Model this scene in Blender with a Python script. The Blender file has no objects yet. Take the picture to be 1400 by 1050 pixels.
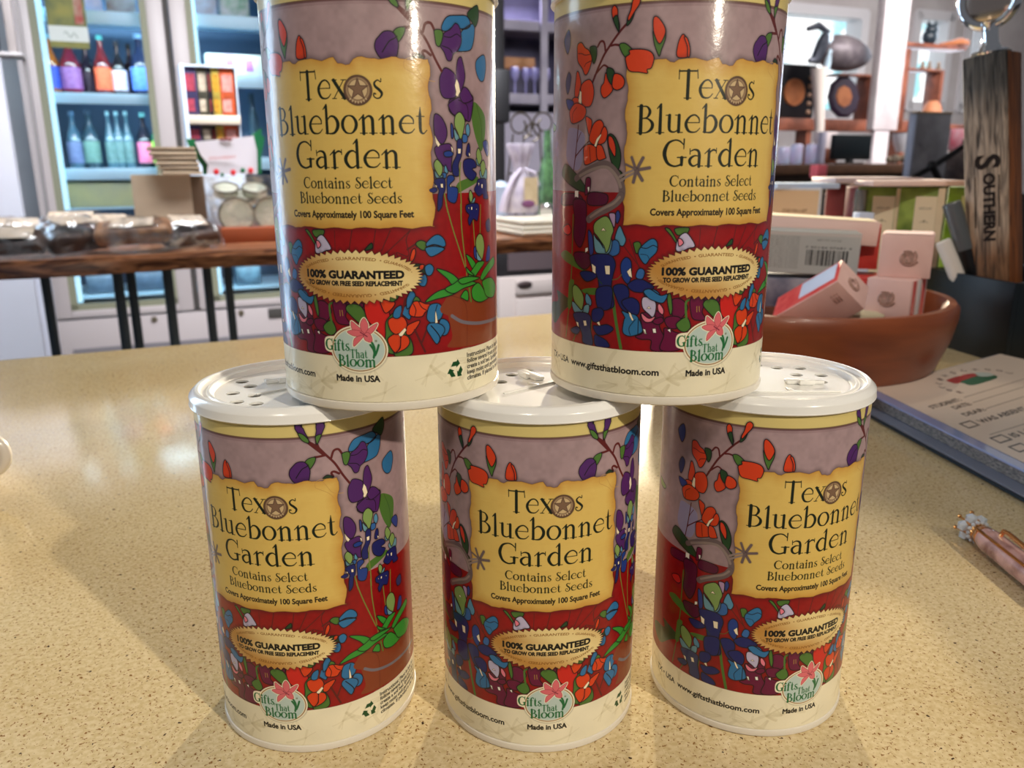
import bpy, bmesh, math, random
import numpy as np
from mathutils import Vector, Matrix
sc = bpy.context.scene
COL = sc.collection
# ------------------------------------------------------------------ camera, world, exposure, lights
FPX, PITCH, ROLL, CAMH = 1117.7, 0.26363, -0.00428, 0.22139        # counter top is z = 0, the floor lies 0.92 m below it
cam = bpy.data.cameras.new('camera'); camo = bpy.data.objects.new('camera', cam); COL.objects.link(camo)
cam.sensor_width = 36; cam.lens = FPX/1400*36; cam.clip_start = .01
_f = Vector((0, math.cos(PITCH), -math.sin(PITCH))); _r0 = Vector((1, 0, 0)); _u0 = _r0.cross(_f)
_r = _r0*math.cos(ROLL)+_u0*math.sin(ROLL); _u = -_r0*math.sin(ROLL)+_u0*math.cos(ROLL)
camo.matrix_world = Matrix(((_r.x, _u.x, -_f.x, 0), (_r.y, _u.y, -_f.y, 0), (_r.z, _u.z, -_f.z, CAMH), (0, 0, 0, 1)))
cam.dof.use_dof = True; cam.dof.focus_distance = .315; cam.dof.aperture_fstop = 17.0
sc.camera = camo
w = bpy.data.worlds.new('world'); sc.world = w; w.use_nodes = True
w.node_tree.nodes['Background'].inputs[0].default_value = (.92, .93, 1.0, 1); w.node_tree.nodes['Background'].inputs[1].default_value = .15
sc.view_settings.view_transform = 'Standard'; sc.view_settings.look = 'None'; sc.view_settings.gamma = 1; sc.view_settings.use_curve_mapping = False
sc.view_settings.exposure = -0.04
A24 = math.radians(24); E1 = Vector((math.cos(A24), math.sin(A24), 0)); E2 = Vector((-math.sin(A24), math.cos(A24), 0))   # the room stands turned 24 degrees
def S(a, b, z): return E1*a+E2*b+Vector((0, 0, z))
def light(kind, loc, energy, color, size=.1, target=None, size_y=None, spread=None):
    l = bpy.data.lights.new('lamp', kind); l.energy = energy; l.color = color
    if kind == 'AREA':
        l.shape = 'RECTANGLE' if size_y else 'DISK'; l.size = size
        if size_y: l.size_y = size_y
        if spread: l.spread = spread
    else: l.shadow_soft_size = size
    o = bpy.data.objects.new('lamp', l); COL.objects.link(o); o.location = loc
    if target is not None: o.rotation_euler = (Vector(target)-Vector(loc)).to_track_quat('-Z', 'Y').to_euler()
    return o
def spot(loc, target, energy, color, size, cone, blend=.4):
    o = light('SPOT', loc, energy, color, size, target); o.data.spot_size = math.radians(cone); o.data.spot_blend = blend; return o
spot((1.35, -1.15, 1.45), (-.03, .33, 0), 150, (1.0, .88, .70), .035, 15, .12)        # pendant spot right of the camera: throws the shadows back to the left
spot((.42, 2.9, .63), (0, .45, 0), 540, (1.0, .86, .62), .035, 40)              # lamp beyond the cans: light comes through the gaps towards the camera
spot((-.35, -.9, 1.5), (0, .4, 0), 30, (1.0, .88, .72), .12, 24, .3)
spot((.15, -.3, 1.45), (.42, .93, .05), 60, (1.0, .90, .78), .04, 17, .5)         # added spot that brightens the bowl and notebook
spot((.66, 1.45, 1.12), (.1, .35, 0), 9, (1.0, .84, .62), .02, 60)
light('AREA', S(.7, 2.1, 1.8), 95, (.94, .95, 1.0), 1.8, S(.7, 4.0, -.1), .8, math.radians(105))   # added cool area light over the back of the room
light('AREA', S(4.6, 2.6, 1.8), 90, (1.0, .95, .93), 2.4, S(4.9, 5.0, .2), 1.2, math.radians(120))  # added area light, brightens the back wall at the right
light('AREA', S(5.2, 5.0, .9), 42, (.76, .86, 1.0), 2.6, S(.6, .3, 0), 1.0)       # daylight from the windows at the right
def ray(X, Y): return _f+_r*((X-700)/FPX)-_u*((Y-525)/FPX)
def onz(X, Y, z=0.0):
    d = ray(X, Y); return Vector((0, 0, CAMH))+d*((z-CAMH)/d.z)
def F(X, Y, b):
    """pixel of the 1400x1050 photograph -> (along the wall, height) on the vertical plane b metres into the room"""
    d = ray(X, Y); P = Vector((0, 0, CAMH))+d*(b/d.dot(E2)); return P.dot(E1), P.z
# ------------------------------------------------------------------ materials
def mat(name, color=(.8,.8,.8), rough=.5, metal=0.0, coat=0.0, noise=None, nscale=20, bump=0.0, bscale=60, trans=0.0, emit=None, estr=0.0, spec=.5, stretch=(1,1,1), ior=1.45, alpha=1.0, coords='Object', srgbc=True):
    m = bpy.data.materials.new(name); m.use_nodes = True; nt = m.node_tree; b = nt.nodes['Principled BSDF']
    cc = lambda c: tuple(float(x) for x in srgb(c))+(1,) if srgbc else tuple(c)+(1,)
    b.inputs['Base Color'].default_value = cc(color); b.inputs['Roughness'].default_value = rough; b.inputs['Metallic'].default_value = metal
    b.inputs['Coat Weight'].default_value = coat; b.inputs['Coat Roughness'].default_value = .06; b.inputs['Transmission Weight'].default_value = trans
    b.inputs['Specular IOR Level'].default_value = spec; b.inputs['IOR'].default_value = ior; b.inputs['Alpha'].default_value = alpha
    if emit is not None: b.inputs['Emission Color'].default_value = cc(emit); b.inputs['Emission Strength'].default_value = estr
    if noise is not None or bump:
        tc = nt.nodes.new('ShaderNodeTexCoord'); mp = nt.nodes.new('ShaderNodeMapping'); mp.inputs['Scale'].default_value = stretch; nt.links.new(tc.outputs[coords], mp.inputs[0])
    if noise is not None:
        n = nt.nodes.new('ShaderNodeTexNoise'); n.inputs['Scale'].default_value = nscale; n.inputs['Detail'].default_value = 6; nt.links.new(mp.outputs[0], n.inputs['Vector'])
        r = nt.nodes.new('ShaderNodeValToRGB'); r.color_ramp.elements[0].position = .36; r.color_ramp.elements[1].position = .64
        r.color_ramp.elements[0].color = cc(noise); r.color_ramp.elements[1].color = cc(color); nt.links.new(n.outputs['Fac'], r.inputs[0]); nt.links.new(r.outputs[0], b.inputs['Base Color'])
    if bump:
        n = nt.nodes.new('ShaderNodeTexNoise'); n.inputs['Scale'].default_value = bscale; n.inputs['Detail'].default_value = 4; nt.links.new(mp.outputs[0], n.inputs['Vector'])
        bp = nt.nodes.new('ShaderNodeBump'); bp.inputs['Strength'].default_value = bump; bp.inputs['Distance'].default_value = .002; nt.links.new(n.outputs['Fac'], bp.inputs['Height']); nt.links.new(bp.outputs[0], b.inputs['Normal'])
        if coat: nt.links.new(bp.outputs[0], b.inputs['Coat Normal'])
    return m
def art_mat(name, A, rough=.5, coat=0.0, bump=0.0):
    s = np.clip(A.a, 0, 1); s = np.where(s <= .0031308, s*12.92, 1.055*s**(1/2.4)-.055)
    im = bpy.data.images.new(name, A.w, A.h); px = np.ones((A.h, A.w, 4), np.float32); px[..., :3] = s; im.pixels.foreach_set(px.ravel()); im.update(); im.pack()
    m = mat(name, rough=rough, coat=coat, bump=bump, bscale=260); nt = m.node_tree; t = nt.nodes.new('ShaderNodeTexImage'); t.image = im; t.extension = 'EXTEND'
    nt.links.new(t.outputs[0], nt.nodes['Principled BSDF'].inputs['Base Color']); return m
def wood(name, light_c, dark_c, scale=12, stretch=(1, 8, 8), rough=.45, bump=.25, coat=0.0, dist=3.0, lo=.3, hi=.7):
    m = mat(name, light_c, rough, coat=coat); nt = m.node_tree; b = nt.nodes['Principled BSDF']
    tc = nt.nodes.new('ShaderNodeTexCoord'); mp = nt.nodes.new('ShaderNodeMapping'); mp.inputs['Scale'].default_value = stretch; nt.links.new(tc.outputs['Object'], mp.inputs[0])
    n = nt.nodes.new('ShaderNodeTexNoise'); n.inputs['Scale'].default_value = scale; n.inputs['Detail'].default_value = 8; n.inputs['Distortion'].default_value = dist; nt.links.new(mp.outputs[0], n.inputs['Vector'])
    r = nt.nodes.new('ShaderNodeValToRGB'); r.color_ramp.elements[0].position = lo; r.color_ramp.elements[1].position = hi
    r.color_ramp.elements[0].color = tuple(srgb(dark_c))+(1,); r.color_ramp.elements[1].color = tuple(srgb(light_c))+(1,)
    nt.links.new(n.outputs['Fac'], r.inputs[0]); nt.links.new(r.outputs[0], b.inputs['Base Color'])
    bp = nt.nodes.new('ShaderNodeBump'); bp.inputs['Strength'].default_value = bump; bp.inputs['Distance'].default_value = .002; nt.links.new(n.outputs['Fac'], bp.inputs['Height']); nt.links.new(bp.outputs[0], b.inputs['Normal'])
    return m
# ------------------------------------------------------------------ mesh builder
class G:
    def __init__(s): s.bm = bmesh.new(); s.M = Matrix()
    def at(s, M): s.M = M; return s
    def v(s, p): return s.bm.verts.new(s.M @ Vector(p))
    def box(s, x0, x1, y0, y1, z0, z1, bev=0.0, seg=2):
        r = bmesh.ops.create_cube(s.bm, size=1, matrix=s.M @ Matrix.Translation(((x0+x1)/2, (y0+y1)/2, (z0+z1)/2)) @ Matrix.Diagonal((x1-x0, y1-y0, z1-z0, 1)))
        if bev:
            es = {e for v in r['verts'] for e in v.link_edges}; bmesh.ops.bevel(s.bm, geom=list(es), offset=bev, segments=seg, profile=.5, affect='EDGES')
        return s
    def lathe(s, prof, n=48, a0=0.0, a1=2*math.pi, cap=False):
        full = abs(a1-a0-2*math.pi) < 1e-6; k = n if full else n+1; rings = []
        for r, z in prof:
            if r < 1e-6: rings.append([s.v((0, 0, z))]); continue
            rings.append([s.v((r*math.cos(a0+(a1-a0)*i/n), r*math.sin(a0+(a1-a0)*i/n), z)) for i in range(k)])
        for A, B in zip(rings, rings[1:]):
            for i in range(n):
                j = (i+1) % k
                q = [A[i % len(A)], A[j % len(A)], B[j % len(B)], B[i % len(B)]]; u = []
                for x in q:
                    if x not in u: u.append(x)
                if len(u) > 2: s.bm.faces.new(u)
        return s
    def tube(s, pts, r, n=10, closed=False):
        P = [Vector(p) for p in pts]; N = len(P); R = r if hasattr(r, '__len__') else [r]*N; rings = []; up = None
        for i in range(N):
            t = (P[(i+1) % N]-P[i-1]) if closed else (P[min(i+1, N-1)]-P[max(i-1, 0)]); t.normalize()
            if up is None: up = t.orthogonal().normalized()
            up = (up-t*up.dot(t)).normalized(); sd = t.cross(up)
            rings.append([s.v(P[i]+(up*math.cos(2*math.pi*k/n)+sd*math.sin(2*math.pi*k/n))*R[i]) for k in range(n)])
        for i in range(N if closed else N-1):
            A, B = rings[i], rings[(i+1) % N]
            for k in range(n): s.bm.faces.new((A[k], A[(k+1) % n], B[(k+1) % n], B[k]))
        if not closed: s.bm.faces.new(rings[0][::-1]); s.bm.faces.new(rings[-1])
        return s
    def prism(s, poly, z0, z1):
        a = [s.v((x, y, z0)) for x, y in poly]; b = [s.v((x, y, z1)) for x, y in poly]; n = len(poly)
        s.bm.faces.new(a[::-1]); s.bm.faces.new(b)
        for i in range(n): s.bm.faces.new((a[i], a[(i+1) % n], b[(i+1) % n], b[i]))
        return s
    def ball(s, c, r, n=16, sq=(1,1,1)):
        bmesh.ops.create_uvsphere(s.bm, u_segments=n, v_segments=max(6, n//2), radius=1, matrix=s.M @ Matrix.Translation(c) @ Matrix.Diagonal((r*sq[0], r*sq[1], r*sq[2], 1))); return s
    def ico(s, c, r, sub=1, sq=(1,1,1)):
        bmesh.ops.create_icosphere(s.bm, subdivisions=sub, radius=1, matrix=s.M @ Matrix.Translation(c) @ Matrix.Diagonal((r*sq[0], r*sq[1], r*sq[2], 1))); return s
    def quad(s, p, uv=True):
        vs = [s.v(q) for q in p]; f = s.bm.faces.new(vs)
        if uv:
            l = s.bm.loops.layers.uv.verify()
            for lp, c in zip(f.loops, ((0,0),(1,0),(1,1),(0,1))): lp[l].uv = c
        return s
def mesh_of(name, g, m, flat=False):
    bmesh.ops.recalc_face_normals(g.bm, faces=g.bm.faces[:]); me = bpy.data.meshes.new(name); g.bm.to_mesh(me); g.bm.free()
    for x in (m if isinstance(m, (list, tuple)) else [m]): me.materials.append(x)
    if not flat:
        me.polygons.foreach_set('use_smooth', [True]*len(me.polygons)); me.set_sharp_from_angle(angle=math.radians(38))
    return me
def thing(name, label, cat, loc=(0,0,0), rz=0.0, group=None, rot=None):
    o = bpy.data.objects.new(name, None); COL.objects.link(o); o.location = loc; o.rotation_euler = rot if rot is not None else (0, 0, rz); o.empty_display_size = .02
    o['label'] = label; o['category'] = cat
    if group: o['group'] = group
    return o
def part(name, g, m, parent, label=None, kind=None, loc=None, flat=False, rot=None):
    o = bpy.data.objects.new(name, mesh_of(name, g, m, flat)); COL.objects.link(o); o.parent = parent
    if loc is not None: o.location = loc
    if rot is not None: o.rotation_euler = rot
    if label: o['label'] = label
    if kind: o['kind'] = kind
    return o
def solo(name, g, m, label, cat, loc=(0,0,0), rz=0.0, group=None, kind=None, rot=None, flat=False):
    o = bpy.data.objects.new(name, mesh_of(name, g, m, flat)); COL.objects.link(o); o.location = loc; o.rotation_euler = rot if rot is not None else (0, 0, rz); o['label'] = label; o['category'] = cat
    if group: o['group'] = group
    if kind: o['kind'] = kind
    return o
def struct(name, g, m, loc=(0,0,0), rz=0.0, parent=None, flat=False):
    o = bpy.data.objects.new(name, mesh_of(name, g, m, flat)); COL.objects.link(o); o.location = loc; o.rotation_euler = (0, 0, rz); o.parent = parent
    if parent is None: o['kind'] = 'structure'
    return o
def text_geo(s, h, depth=.0004, offset=0.0):
    """lettering as a mesh builder, cap height h, lying in xy, starting at x = 0"""
    cu = bpy.data.curves.new('t', 'FONT'); cu.body = s; cu.size = h/.73; cu.extrude = depth/2; cu.offset = offset; cu.resolution_u = 3
    o = bpy.data.objects.new('t', cu); COL.objects.link(o); me = o.to_mesh(); g = G(); g.bm.from_mesh(me); o.to_mesh_clear(); bpy.data.objects.remove(o); bpy.data.curves.remove(cu); return g

# ------------------------------------------------------------------ printed label artwork (drawn in millimetres: u round the can, v up it)
PXM = 9.0
LW, LH = int(round(2*math.pi*40*PXM)), int(133*PXM)
def srgb(c):
    c = np.asarray(c, float)/255.0
    return np.where(c <= .04045, c/12.92, ((c+.055)/1.055)**2.4)
ACOL = dict(stem=(88,24,22), line=(16,8,12), line2=(92,34,18), dline=(24,12,20), green=(74,112,46), dgreen=(36,66,34), green2=(120,150,70), green3=(54,140,48),
    olive=(112,124,52), lgreen=(126,154,86), mag=(100,14,56), dmag=(84,14,50), white=(240,236,226), cream=(240,226,196), red2=(196,34,26), red3=(204,60,30),
    dred=(120,10,18), orange=(206,62,22), blue=(24,52,130), dblue=(18,38,96), blue2=(44,62,132), blue3=(50,98,160), blue4=(44,108,158), lblue=(84,140,172),
    lblue2=(104,150,164), navy=(28,34,98), navy2=(30,58,132), navy3=(46,52,96), lil=(184,176,204), lil2=(150,142,176), lil3=(170,140,176), pink=(222,120,140),
    gold2=(168,138,60), dgold=(90,84,40), purple=(76,34,98), brown=(128,58,30), grey=(112,106,116), spur=(104,88,88), spur2=(138,122,116), twine=(186,144,76),
    ink=(22,30,16), black=(16,14,14))
class Art:
    """a small anti-aliased painter working on a linear RGB array"""
    def __init__(s, umin, umax, vmin, vmax, px, base):
        s.px, s.u0, s.v0 = px, umin, vmin
        s.w, s.h = int(round((umax-umin)*px)), int(round((vmax-vmin)*px))
        s.a = np.ones((s.h, s.w, 3))*srgb(base)
    def box(s, P, pad):
        x0 = max(0, int((P[:,0].min()-s.u0-pad)*s.px)); x1 = min(s.w, int((P[:,0].max()-s.u0+pad)*s.px)+2)
        y0 = max(0, int((P[:,1].min()-s.v0-pad)*s.px)); y1 = min(s.h, int((P[:,1].max()-s.v0+pad)*s.px)+2)
        if x1 <= x0 or y1 <= y0: return None
        X = s.u0+(np.arange(x0, x1)+.5)/s.px; Y = s.v0+(np.arange(y0, y1)+.5)/s.px
        return (slice(y0, y1), slice(x0, x1)), X[None,:], Y[:,None]
    def put(s, sl, cov, col):
        cov = cov[..., None]; s.a[sl] = s.a[sl]*(1-cov)+srgb(col)*cov
    def sdist(s, loops, pad):
        """signed distance (inside positive) to closed loops, even-odd"""
        E = np.concatenate([np.concatenate([L, np.roll(L, -1, 0)], 1) for L in loops]); P = E[:, :2]
        b = s.box(P, pad)
        if b is None: return None
        sl, X, Y = b; D = np.full((Y.shape[0], X.shape[1]), 1e9); ins = np.zeros(D.shape, bool)
        for x0, y0, x1, y1 in E:
            dx, dy = x1-x0, y1-y0; L2 = dx*dx+dy*dy
            if L2 < 1e-12: continue
            t = np.clip(((X-x0)*dx+(Y-y0)*dy)/L2, 0, 1)
            np.minimum(D, (X-x0-t*dx)**2+(Y-y0-t*dy)**2, out=D)
            if dy: ins ^= ((y0 > Y) != (y1 > Y)) & (X < (Y-y0)*dx/dy+x0)
        D = np.sqrt(D); return sl, np.where(ins, D, -D)
    def fill(s, loops, col, line=None, lw=.22, halo=0, grow=0.0, alpha=1.0):
        r = s.sdist(loops, max(lw, halo)+.4)
        if r is None: return
        sl, d = r; d = d+grow
        if halo: s.put(sl, .5*np.clip(1+d/halo, 0, 1)**2*(d < 0), (30,16,26))
        if line is not None: s.put(sl, np.clip(.5+(d+lw*.5)*s.px, 0, 1), line); d = d-lw*.5
        s.put(sl, alpha*np.clip(.5+d*s.px, 0, 1), col)
    def stroke(s, P, W, col, alpha=1.0, halo=0):
        P = np.asarray(P, float); W = np.broadcast_to(np.asarray(W, float), (len(P),))
        b = s.box(P, W.max()/2+.3+halo)
        if b is None: return
        sl, X, Y = b; D = np.full((Y.shape[0], X.shape[1]), 1e9)
        for i in range(len(P)-1):
            (x0, y0), (x1, y1) = P[i], P[i+1]; dx, dy = x1-x0, y1-y0; L2 = dx*dx+dy*dy+1e-12
            t = np.clip(((X-x0)*dx+(Y-y0)*dy)/L2, 0, 1)
            np.minimum(D, np.hypot(X-x0-t*dx, Y-y0-t*dy)-(W[i]+(W[i+1]-W[i])*t)/2, out=D)
        if halo: s.put(sl, .35*np.clip(1-D/halo, 0, 1)**2, (30,16,26))
        s.put(sl, alpha*np.clip(.5-D*s.px, 0, 1), col)
def smooth(P, closed=True, n=5):
    P = np.asarray(P, float); N = len(P)
    if N < 3: return P
    out = []
    for i in range(N if closed else N-1):
        if closed: a, b, c, d = P[(i-1) % N], P[i], P[(i+1) % N], P[(i+2) % N]
        else: a, b, c, d = P[max(i-1, 0)], P[i], P[i+1], P[min(i+2, N-1)]
        for k in range(n):
            t = k/n; out.append(.5*(2*b+(c-a)*t+(2*a-5*b+4*c-d)*t*t+(3*b-a-3*c+d)*t**3))
    if not closed: out.append(P[-1])
    return np.array(out)
def draw_art(A, txt, halo=0.0, lw=.3):
    for ln in txt.strip().splitlines():
        op, col, *q = ln.split(); P = [tuple(map(float, z.split(','))) for z in q]
        if op[0] == 'f': A.fill([smooth(P)], ACOL[col], ACOL['line'], lw, halo)
        elif op[0] == 'g': A.fill([smooth(P)], ACOL[col])
        elif op[0] == 'p': A.fill([np.array(P)], ACOL[col], ACOL['line'], .12)
        elif op[0] == 's': A.stroke(smooth(P, False), float(op[1:])*(.085 if col in ('stem','spur','spur2') else .055), ACOL[col], halo=.5 if col == 'spur' else 0)
# --- a display face with calligraphic thick and thin: glyph = advance, strokes of x,y,width (cap height 1); '~' smooth, '-' straight
GL = {
'T': (.80, '-.40,0,.11 .40,.97,.11|-.26,.015,.03 .54,.015,.03|-.03,.955,.05 .77,.955,.05|-.03,1,.03 .03,.68,.02|-.77,1,.03 .80,.70,.02'),
'e': (.62, '-.09,.37,.03 .57,.37,.03|~.57,.37,.03 .55,.52,.05 .40,.645,.05 .22,.6,.06 .08,.42,.09 .07,.25,.1 .17,.07,.08 .33,.02,.05 .48,.05,.04 .60,.17,.02'),
'c': (.58, '~.54,.5,.06 .48,.6,.04 .36,.645,.05 .2,.6,.06 .08,.42,.09 .07,.25,.1 .17,.07,.08 .33,.02,.05 .46,.05,.04 .57,.17,.02'),
'x': (.60, '-.08,.64,.11 .52,.02,.11|-.50,.64,.03 .07,.02,.03|-0,.645,.03 .2,.645,.03|-.4,.645,.03 .6,.645,.03|-0,.015,.03 .17,.015,.03|-.4,.015,.03 .62,.015,.03'),
's': (.42, '~.35,.68,.02 .34,.57,.03 .22,.63,.04 .09,.54,.06 .12,.42,.08 .27,.30,.09 .37,.18,.08 .30,.04,.05 .16,.01,.04 .05,.08,.04 .06,.18,.04 .12,.16,.05'),
'B': (.68, '-.14,0,.12 .14,1,.12|-0,.015,.03 .3,.015,.03|-0,.985,.03 .3,.985,.03|~.14,.985,.03 .36,.97,.05 .47,.83,.09 .46,.70,.09 .36,.57,.05 .14,.54,.03|~.2,.545,.03 .42,.52,.05 .58,.36,.1 .56,.17,.1 .38,.03,.05 .14,.015,.03'),
'l': (.30, '-.15,0,.11 .15,.98,.09|-.02,.89,.02 .16,1.04,.07|-0,.015,.03 .3,.015,.03'),
'i': (.30, '-.15,0,.1 .15,.6,.09|-.01,.52,.02 .16,.67,.06|-0,.015,.03 .3,.015,.03|-.15,.88,.13 .151,.88,.13'),
'u': (.66, '~.14,.64,.1 .14,.25,.1 .17,.09,.08 .29,.03,.05 .42,.07,.04 .5,.16,.04|-.5,.64,.1 .5,.04,.1|-.01,.645,.03 .14,.645,.03|-.36,.645,.03 .5,.645,.03|-.5,.015,.03 .65,.015,.03'),
'b': (.66, '-.13,.04,.1 .13,.98,.09|-0,.88,.02 .14,1.04,.06|~.13,.45,.03 .28,.62,.05 .45,.6,.08 .57,.42,.11 .56,.22,.11 .44,.05,.08 .28,.01,.05 .06,.03,.03'),
'd': (.66, '-.5,.02,.1 .5,.98,.09|-.37,.88,.02 .51,1.04,.06|-.5,.015,.03 .65,.015,.03|~.5,.5,.03 .36,.63,.05 .2,.58,.08 .08,.4,.11 .08,.22,.11 .2,.04,.08 .34,.02,.05 .5,.14,.03'),
'o': (.64, '~.31,.65,.04 .46,.60,.07 .57,.42,.1 .56,.22,.1 .44,.05,.06 .31,.01,.04 .16,.06,.07 .06,.24,.1 .07,.44,.1 .18,.60,.06 .31,.65,.04'),
'n': (.68, '-.16,0,.1 .16,.58,.09|-0,.48,.02 .18,.66,.05|~.16,.45,.03 .28,.59,.05 .40,.62,.07 .49,.52,.1 .50,.3,.1 .50,0,.1|-.03,.015,.03 .29,.015,.03|-.37,.015,.03 .65,.015,.03'),
'h': (.68, '-.16,0,.1 .16,.98,.09|-.02,.88,.02 .17,1.04,.05|~.16,.45,.03 .28,.59,.05 .40,.62,.07 .49,.52,.1 .50,.3,.1 .50,0,.1|-.03,.015,.03 .29,.015,.03|-.37,.015,.03 .65,.015,.03'),
'm': (1.02, '-.16,0,.1 .16,.58,.09|-0,.48,.02 .18,.66,.05|~.16,.45,.03 .28,.59,.05 .40,.62,.07 .49,.52,.1 .50,.3,.1 .50,0,.1|~.5,.45,.03 .62,.59,.05 .74,.62,.07 .83,.52,.1 .84,.3,.1 .84,0,.1|-.03,.015,.03 .29,.015,.03|-.39,.015,.03 .61,.015,.03|-.73,.015,.03 .98,.015,.03'),
't': (.40, '~.17,.95,.02 .16,.62,.1 .16,.2,.1 .20,.05,.08 .30,.015,.04 .42,.13,.02|-.03,.63,.03 .32,.63,.03'),
'f': (.42, '~.44,.9,.07 .36,.99,.05 .24,.94,.06 .17,.75,.1 .17,.4,.1 .17,0,.1|-.02,.63,.03 .36,.63,.03|-.04,.015,.03 .31,.015,.03'),
'r': (.48, '-.16,0,.1 .16,.58,.09|-0,.48,.02 .18,.66,.05|~.16,.45,.03 .25,.58,.05 .36,.62,.06 .45,.56,.03|-.45,.68,.02 .45,.5,.02|-.03,.015,.03 .29,.015,.03'),
'a': (.58, '-.06,.66,.02 .07,.46,.03|~.07,.56,.03 .22,.63,.05 .37,.58,.08 .42,.42,.1 .42,.2,.1 .42,0,.1|~.42,.38,.03 .24,.40,.05 .08,.28,.09 .08,.12,.09 .2,.015,.06 .34,.07,.04 .42,.16,.03|-.42,.015,.03 .57,.015,.03'),
'G': (.88, '~.76,.80,.03 .6,.95,.05 .42,.985,.05 .2,.88,.08 .08,.62,.12 .08,.38,.12 .2,.12,.09 .42,.01,.06 .6,.04,.06 .7,.10,.07|-.76,1.02,.05 .76,.66,.02|-.70,.33,.11 .70,.06,.09|-.54,.34,.04 .86,.34,.04'),
'C': (.82, '~.76,.80,.03 .6,.95,.05 .42,.985,.05 .2,.88,.08 .08,.62,.12 .08,.38,.12 .2,.12,.09 .42,.01,.06 .6,.06,.05 .76,.22,.02|-.74,.98,.03 .76,.72,.02'),
'S': (.56, '~.49,1,.02 .46,.86,.03 .3,.97,.05 .15,.86,.08 .2,.67,.1 .4,.47,.1 .49,.25,.1 .37,.04,.06 .16,0,.05 .03,.14,.05 .07,.32,.04 .2,.34,.04 .23,.22,.05'),
' ': (.36, '')}
def display(A, text, u0, u1, base, cap, col, heavy=1.0, gap=None):
    tot = sum(GL[c][0] if c != '*' else .95 for c in text)+.05*(len(text)-1); sx = (u1-u0)/tot; x = u0
    for c in text:
        if c == '*': x += (.95+.05)*sx; continue
        adv, st = GL[c]
        for q in [q for q in st.split('|') if q]:
            P = np.array([list(map(float, z.split(','))) for z in q[1:].split()])
            if q[0] == '~': P = smooth(P, False, 6)
            A.stroke(np.stack([x+P[:,0]*sx, base+P[:,1]*cap], 1), np.maximum(P[:,2], .03)*heavy*(sx+cap)/2, col)
        x += (adv+.05)*sx
def text_loops(s):
    cu = bpy.data.curves.new('t', 'FONT'); cu.body = s; cu.fill_mode = 'NONE'; cu.resolution_u = 3
    o = bpy.data.objects.new('t', cu); bpy.context.scene.collection.objects.link(o)
    me = o.to_mesh(); V = np.array([v.co[:2] for v in me.vertices]); nb = {}
    for e in me.edges:
        a, b = e.vertices; nb.setdefault(a, []).append(b); nb.setdefault(b, []).append(a)
    seen, loops = set(), []
    for k in nb:
        if k in seen: continue
        L = [k]; seen.add(k)
        while True:
            n = [m for m in nb[L[-1]] if m not in seen]
            if not n: break
            L.append(n[0]); seen.add(n[0])
        loops.append(V[L])
    o.to_mesh_clear(); bpy.data.objects.remove(o); bpy.data.curves.remove(cu); return loops
def sans(A, text, u0, u1, base, cap, col, bold=0.0, fn=None):
    """plain sans lettering stretched between u0 and u1; fn bends (x, y) to (u, v)"""
    loops = text_loops(text)
    if not loops: return
    x0 = min(L[:,0].min() for L in loops); x1 = max(L[:,0].max() for L in loops)
    groups = []
    for L in sorted(loops, key=lambda L: L[:,0].min()):
        if groups and L[:,0].min() < groups[-1][1]: groups[-1][0].append(L); groups[-1][1] = max(groups[-1][1], L[:,0].max())
        else: groups.append([[L], L[:,0].max()])
    for g, _ in groups:
        Q = []
        for L in g:
            M = np.stack([u0+(L[:,0]-x0)/(x1-x0)*(u1-u0), base+L[:,1]/.73*cap], 1)
            Q.append(fn(M) if fn else M)
        A.fill(Q, col, grow=bold)
def cloud(h, w, cells, seed):
    r = np.random.RandomState(seed); g = r.rand(cells[0]+1, cells[1]+1)
    y = np.linspace(0, cells[0]-1e-6, h); x = np.linspace(0, cells[1]-1e-6, w); yi, xi = y.astype(int), x.astype(int)
    fy, fx = (y-yi)[:,None], (x-xi)[None,:]; fy = fy*fy*(3-2*fy); fx = fx*fx*(3-2*fx)
    return (g[yi][:,xi]*(1-fy)+g[yi+1][:,xi]*fy)*(1-fx)+(g[yi][:,xi+1]*(1-fy)+g[yi+1][:,xi+1]*fy)*fx
def star(cx, cy, r0, r1, n, rot=0): return np.array([(cx+(r0 if k % 2 == 0 else r1)*math.sin(math.pi*k/n+rot), cy+(r0 if k % 2 == 0 else r1)*math.cos(math.pi*k/n+rot)) for k in range(2*n)])
def ell(cx, cy, rx, ry, n=48): return np.array([(cx+rx*math.cos(2*math.pi*k/n), cy+ry*math.sin(2*math.pi*k/n)) for k in range(n)])
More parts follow.
